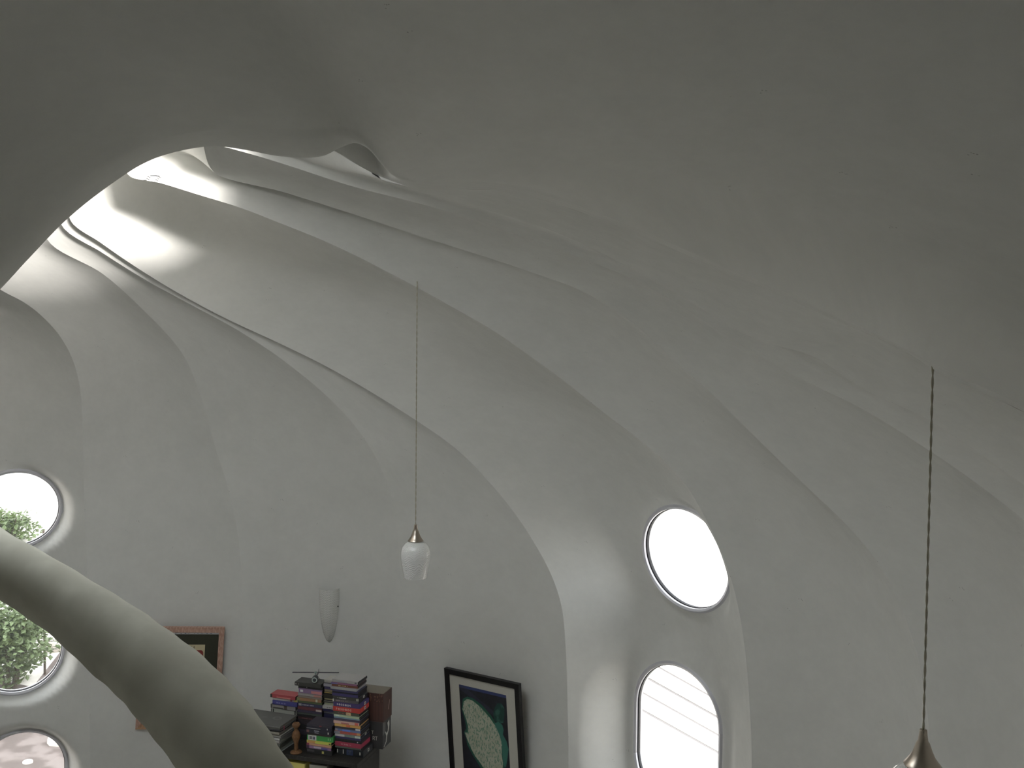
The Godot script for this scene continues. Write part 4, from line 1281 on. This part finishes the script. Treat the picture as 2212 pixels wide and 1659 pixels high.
	# back left pile
	var B := [
		[55, seen(128, 50, 54), "red topped case", {"prints": [[-0.0, 0.07, seen(40, 44, 40)], [0.25, 0.8, seen(150, 90, 84), 0.3, 0.3]], "words": "", "w": 1.02}],
		[35, seen(134, 130, 124), "white case with yellow end", {"prints": [[0.7, 0.78, seen(110, 60, 60)], [0.84, 0.98, seen(140, 134, 50)]], "words": "", "shift": 0.012}],
		[62, seen(50, 50, 98), "blue boxed set", {"solid": true, "ink": seen(100, 100, 140), "shift": 0.01}],
		[62, seen(100, 96, 94), "grey boxed set with dark band", {"solid": true, "prints": [[0.0, 0.06, seen(50, 50, 46)], [0.54, 0.66, seen(60, 50, 44)], [0.1, 0.5, seen(50, 50, 48), 0.3, 0.2]], "words": ""}],
		[95, seen(120, 122, 114), "thick pale boxed set with black ends", {"solid": true, "prints": [[0.0, 0.025, blk], [0.075, 0.11, blk], [0.93, 0.97, blk]], "words": ""}],
		[310, blk, "plain black box low down", {"words": "", "solid": true}]]
	pile("of back left pile", Vector3(-0.238, 0, -0.243), 0.188, 0.09, 0.0, B, "cases in the back left pile", 0.285)
	# short pile at the front
	var Fp := [
		[30, seen(44, 42, 50), "thin black case with red mark", {"prints": [[0.5, 0.6, seen(100, 40, 50), 0.4]], "words": ""}],
		[45, seen(36, 36, 46), "black case with white stripe", {"prints": [[0.0, 0.55, seen(110, 110, 110), 0.18, 0.3], [0.8, 0.83, ink, 0.5]], "words": ""}],
		[60, seen(32, 32, 40), "black boxed set with small white patches", {"solid": true, "prints": [[0.04, 0.14, seen(90, 60, 60), 0.6], [0.34, 0.54, seen(110, 110, 120), 0.25, 0.7], [0.36, 0.52, seen(110, 110, 120), 0.2, 0.25], [0.88, 0.92, ink, 0.5]], "words": ""}],
		[30, seen(46, 40, 40), "thin dark brown case", {"words": ""}],
		[80, seen(30, 112, 46), "bright green boxed set with white picture label", {"solid": true, "prints": [[0.05, 0.36, seen(165, 165, 160), 0.92], [0.10, 0.2, seen(60, 60, 66), 0.5], [0.22, 0.31, seen(60, 62, 84), 0.55, 0.45], [0.8, 0.82, seen(120, 170, 120), 0.4], [0.88, 0.9, seen(120, 170, 120), 0.4]], "words": "", "w": 1.03}],
		[40, seen(186, 150, 36), "yellow and orange case", {"prints": [[0.05, 0.35, seen(190, 110, 50)], [0.9, 0.97, seen(70, 60, 40), 0.6]], "words": ""}],
		[32, seen(176, 112, 84), "salmon pink case", {"prints": [[0.0, 0.1, seen(110, 40, 60)]], "words": ""}],
		[50, seen(122, 92, 124), "mauve and white case", {"prints": [[0.3, 0.6, seen(160, 140, 150), 0.5], [0.0, 0.12, seen(60, 40, 60)], [0.6, 0.85, seen(70, 64, 120), 0.5, 0.3]], "words": ""}],
		[62, seen(34, 34, 34), "black boxed set with yellow emblem", {"solid": true, "prints": [[0.6, 0.68, seen(150, 146, 70), 0.6], [0.02, 0.3, seen(60, 58, 60), 0.5, 0.6]], "words": "", "w": 1.02}]]
	pile("of short front pile", Vector3(0.122, 0, -0.07), 0.18, 0.135, 0.0, Fp, "cases in the short front pile", 0.19)
	# big books on the left, turned a little
	var tints := [[0.024, seen(66, 66, 64), "large dark grey book with round cover emblems, on top of the big book pile", true, true], [0.018, seen(30, 30, 32), "black book with thin white pages, second in the big book pile", false, false], [0.022, seen(92, 88, 78), "greyish tan book, third from top in the big book pile", false, false], [0.017, seen(104, 102, 98), "pale grey book, fourth from top in the big book pile", false, false], [0.017, seen(112, 112, 108), "light silver book, fifth from top in the big book pile", false, false], [0.019, seen(120, 118, 112), "whitish book, sixth from top in the big book pile", false, false], [0.030, seen(50, 52, 46), "thick dark olive book, second from bottom in the big book pile", false, false], [0.028, seen(116, 122, 116), "thick pale book at the bottom of the big book pile", false, false]]
	var y := 0.0
	for k in range(tints.size() - 1, -1, -1):
		var q = tints[k]
		var sw: float = 0.335 if k == 0 else 0.30 - 0.006 * (7 - k)
		lay_book(q[2], Vector3(-0.03 - (0.0 if k == 0 else 0.004 * (k % 3)), y + 0.0003, -0.004 - 0.003 * (k % 2)), -0.05 + rng.randf_range(-0.015, 0.015), Vector3(sw, q[0] - 0.0006, 0.205), q[1], M.pages if k < 3 else mat(q[1].lightened(0.15), 0.8), q[3], q[4])
		y += q[0]
	# turned candlestick
	var cs := thing("candlestick", "small turned brown wooden candlestick at the front of the bookcase top", "candlestick", case_xf * Transform3D(Basis(), Vector3(0.062, 0, -0.045)))
	part(cs, "stem", lathe([Vector2(0.012, 0.012), Vector2(0.0145, 0.024), Vector2(0.0128, 0.05), Vector2(0.016, 0.072), Vector2(0.026, 0.098), Vector2(0.0285, 0.114), Vector2(0.024, 0.130), Vector2(0.0145, 0.145), Vector2(0.0112, 0.156), Vector2(0.0125, 0.164)], 36), M.turned_wood)
	part(cs, "base", lathe([Vector2(0.0001, 0.0), Vector2(0.037, 0.0), Vector2(0.0385, 0.003), Vector2(0.037, 0.007), Vector2(0.027, 0.011), Vector2(0.018, 0.017), Vector2(0.0001, 0.018)], 40), M.turned_wood)
	part(cs, "cup", lathe([Vector2(0.010, 0.162), Vector2(0.020, 0.168), Vector2(0.0255, 0.177), Vector2(0.0258, 0.185), Vector2(0.021, 0.194), Vector2(0.013, 0.196), Vector2(0.011, 0.190), Vector2(0.0001, 0.188)], 36), M.turned_wood)
	# boxes at the back right
	var bx := 0.37; var bz := -0.256; var bw := 0.205; var bd := 0.135
	var t1 := thing("glass_box", "black carton with white glass picture on its side, behind the tall right pile", "box", case_xf * Transform3D(Basis(), Vector3(bx, 0.0005, bz)))
	var bh := 0.178
	part(t1, "carton", box(Vector3(bw, bh, bd), 0.0015, Vector3(bw * 0.5, bh * 0.5, -bd * 0.5)), mat(seen(44, 44, 44), 0.45))
	text(t1, "T", 0.03, Transform3D(Basis(), Vector3(bw - 0.072, 0.105, 0.0006)), mat(ink, 0.5))
	text(t1, "RT", 0.034, Transform3D(Basis(), Vector3(bw - 0.055, 0.068, 0.0006)), mat(ink, 0.5))
	var side := Transform3D(Basis(Vector3(0, 0, -1), Vector3.UP, Vector3(1, 0, 0)), Vector3(bw + 0.0008, 0, 0))
	var gl := Bag.new()
	var bowl := PackedVector2Array([Vector2(0.052, 0.168), Vector2(0.100, 0.172), Vector2(0.108, 0.14), Vector2(0.104, 0.11), Vector2(0.088, 0.086), Vector2(0.072, 0.082), Vector2(0.056, 0.098), Vector2(0.047, 0.13)])
	var pale := PackedVector2Array([Vector2(0.0, 0.09), Vector2(0.040, 0.1), Vector2(0.047, 0.165), Vector2(0.0, 0.177)])
	add_plate(gl, pale, 0.0006, side)
	part(t1, "grey_panel", gl.mesh(), mat(seen(74, 74, 72), 0.5))
	gl = Bag.new(); add_plate(gl, bowl, 0.0006, side)
	part(t1, "dark_bowl", gl.mesh(), mat(seen(46, 47, 46), 0.5))
	gl = Bag.new()
	add_plate(gl, PackedVector2Array([Vector2(0.074, 0.150), Vector2(0.102, 0.162), Vector2(0.106, 0.13), Vector2(0.098, 0.10), Vector2(0.082, 0.078), Vector2(0.070, 0.066), Vector2(0.062, 0.03), Vector2(0.022, 0.006), Vector2(0.018, 0.012), Vector2(0.050, 0.034), Vector2(0.056, 0.07), Vector2(0.040, 0.098), Vector2(0.044, 0.104), Vector2(0.064, 0.084), Vector2(0.080, 0.094), Vector2(0.084, 0.118)]), 0.0006, side.translated(case_xf.basis.inverse() * Vector3.ZERO + Vector3(0.0006, 0, 0)))
	part(t1, "white_glass_picture", gl.mesh(), mat(seen(140, 140, 134), 0.5))
	var t2 := thing("carton_box", "dark brown patterned carton on top of the black carton at the right", "box", case_xf * Transform3D(Basis(), Vector3(bx + 0.002, bh + 0.001, bz - 0.002)))
	var h2 := 0.188
	part(t2, "carton", box(Vector3(bw + 0.004, h2, bd + 0.004), 0.0015, Vector3(bw * 0.5, h2 * 0.5, -bd * 0.5)), mat(seen(56, 38, 34), 0.5))
	part(t2, "lid_top", box(Vector3(bw, 0.0012, bd), 0.0, Vector3(bw * 0.5, h2 + 0.0004, -bd * 0.5)), mat(seen(84, 78, 68), 0.6))
	var st := Bag.new()
	for k in 9: add_box(st, Vector3(bw - 0.006 - k * 0.0105, 0.07, 0.0024), Vector3(0.003, 0.115, 0.0006))
	part(t2, "stripes", st.mesh(), mat(seen(72, 46, 40), 0.5))
	st = Bag.new()
	for k in 26: add_box(st, Vector3(bw - rng.randf_range(0.004, 0.1), rng.randf_range(0.135, 0.183), 0.0024), Vector3(rng.randf_range(0.002, 0.005), rng.randf_range(0.004, 0.014), 0.0006))
	part(t2, "pale_marks", st.mesh(), mat(seen(96, 66, 50), 0.5))
	var sd := Bag.new()
	add_plate(sd, PackedVector2Array([Vector2(0.072, 0.064), Vector2(0.080, 0.058), Vector2(0.100, 0.118), Vector2(0.094, 0.122)]), 0.0006, side.translated(Vector3(0.003, 0, 0)))
	part(t2, "white_streak", sd.mesh(), mat(seen(120, 100, 94), 0.5))
	sd = Bag.new()
	for k in 10:
		add_plate(sd, PackedVector2Array([Vector2(0.02 + 0.011 * k, 0.02), Vector2(0.024 + 0.011 * k, 0.02), Vector2(0.024 + 0.011 * k, 0.16 - 0.006 * (k % 3)), Vector2(0.02 + 0.011 * k, 0.16 - 0.006 * (k % 3))]), 0.0006, side.translated(Vector3(0.0022, 0, 0)))
	part(t2, "side_stripes", sd.mesh(), mat(seen(70, 50, 44), 0.5))
	# toy helicopter on the middle pile
	var hp := thing("toy_helicopter", "small dark toy helicopter with long thin rotor on the middle pile", "toy", case_xf * Transform3D(Basis(Vector3.UP, 0.30), Vector3(0.075, ctop + 0.0005, -0.285)))
	var body := [Vector2(0.0001, -0.05), Vector2(0.012, -0.046), Vector2(0.019, -0.034), Vector2(0.021, -0.018), Vector2(0.019, 0.0), Vector2(0.013, 0.018), Vector2(0.006, 0.03), Vector2(0.004, 0.11), Vector2(0.0001, 0.112)]
	part(hp, "fuselage", lathe(body, 24), mat(seen(40, 42, 44), 0.35), Transform3D(Basis(Vector3(1, 0, 0), -PI / 2) , Vector3(0, 0.022, 0)))
	part(hp, "nose_ring", torus(0.015, 0.003), mat(seen(120, 130, 126), 0.3, ), Transform3D(Basis(Vector3(1, 0, 0), PI / 2), Vector3(0, 0.020, 0.046)))
	part(hp, "mast", lathe([Vector2(0.004, 0.035), Vector2(0.004, 0.05), Vector2(0.010, 0.052), Vector2(0.010, 0.060), Vector2(0.0001, 0.062)], 16), mat(seen(90, 104, 98), 0.4))
	for s in [-1.0, 1.0]:
		part(hp, "rotor_blade", box(Vector3(0.145, 0.0035, 0.014), 0.001, Vector3(s * 0.083, 0.056, 0)), mat(seen(44, 44, 48), 0.5))
		part(hp, "skid", tube([Vector3(s * 0.018, 0.004, -0.04), Vector3(s * 0.018, 0.0035, 0.03), Vector3(s * 0.018, 0.008, 0.042)], [0.0025, 0.0025, 0.002], 8), mat(seen(60, 62, 62), 0.5))
	part(hp, "tail_fin", box(Vector3(0.002, 0.026, 0.02), 0.0005, Vector3(0, 0.03, -0.108)), mat(seen(88, 92, 88), 0.5))
	# a few cases lying on the shelf under the top board
	var low := [[-0.02, 0.16, seen(150, 140, 60), "yellow edged box on the shelf just under the bookcase top"], [0.17, 0.12, seen(120, 118, 108), "white edged box on the shelf just under the bookcase top"], [0.33, 0.15, seen(40, 40, 42), "black box on the shelf just under the bookcase top"]]
	for q in low:
		lay_case("storage_box", q[3], "boxes on the upper shelf", Vector3(q[0], -0.3288, -0.02), rng.randf_range(-0.15, 0.15), Vector3(q[1], 0.275, 0.15), q[2], [[0.1, 0.9, seen(40, 40, 38), 0.7, 0.42]], true, "", ink, false)

func torus(r: float, rr: float) -> ArrayMesh:
	var prof := []
	for k in 13: prof.append(Vector2(r + cos(TAU * k / 12) * rr, sin(TAU * k / 12) * rr))
	return lathe(prof, 32)

func _ready() -> void:
	# camera: almost level, rolled by half a degree
	var cam := Camera3D.new()
	cam.name = "camera"
	var roll := 0.0096; var pitch := -0.0384
	cam_basis = Basis(Vector3(0, 0, 1), -roll).inverse() * Basis(Vector3(1, 0, 0), pitch)
	cam.transform = Transform3D(cam_basis, Vector3(0, EYE, 0))
	cam.fov = rad_to_deg(2.0 * atan(829.5 / F))
	cam.near = 0.05; cam.far = 500.0
	add_child(cam)
	cam.make_current()
	# sky
	var env := Environment.new()
	var sky := Sky.new()
	var sm := ProceduralSkyMaterial.new()
	sm.sky_top_color = Color(0.93, 0.95, 0.97)
	sm.sky_horizon_color = Color(0.97, 0.97, 0.95)
	sm.ground_bottom_color = Color(0.5, 0.47, 0.43)
	sm.ground_horizon_color = Color(0.8, 0.78, 0.75)
	sm.energy_multiplier = 1.0
	sm.sun_angle_max = 38.0
	sm.sun_curve = 0.4
	sky.sky_material = sm
	env.background_mode = Environment.BG_SKY
	env.sky = sky
	env.background_energy_multiplier = 1.0
	env.tonemap_mode = Environment.TONE_MAPPER_LINEAR
	env.tonemap_exposure = 5.3
	env.sdfgi_enabled = true
	env.ssao_enabled = true
	env.ssil_enabled = true
	var we := WorldEnvironment.new()
	we.name = "environment"
	we.environment = env
	add_child(we)
	# low hazy sun from behind the viewer's right shoulder: it reaches in only through the skylight
	var sun := DirectionalLight3D.new()
	sun.name = "sun"
	var el := deg_to_rad(6.0); var az := deg_to_rad(32.0)
	var to_sun := Vector3(sin(az) * cos(el), sin(el), cos(az) * cos(el))
	sun.look_at_from_position(to_sun * 10.0, Vector3.ZERO)
	sun.light_energy = 2.2
	sun.light_color = Color(1.0, 0.98, 0.96)
	sun.light_angular_distance = 13.0
	sun.shadow_enabled = true
	add_child(sun)
	make_materials()
	build_shell()
	build_outside()
	build_things()
	build_bookcase()
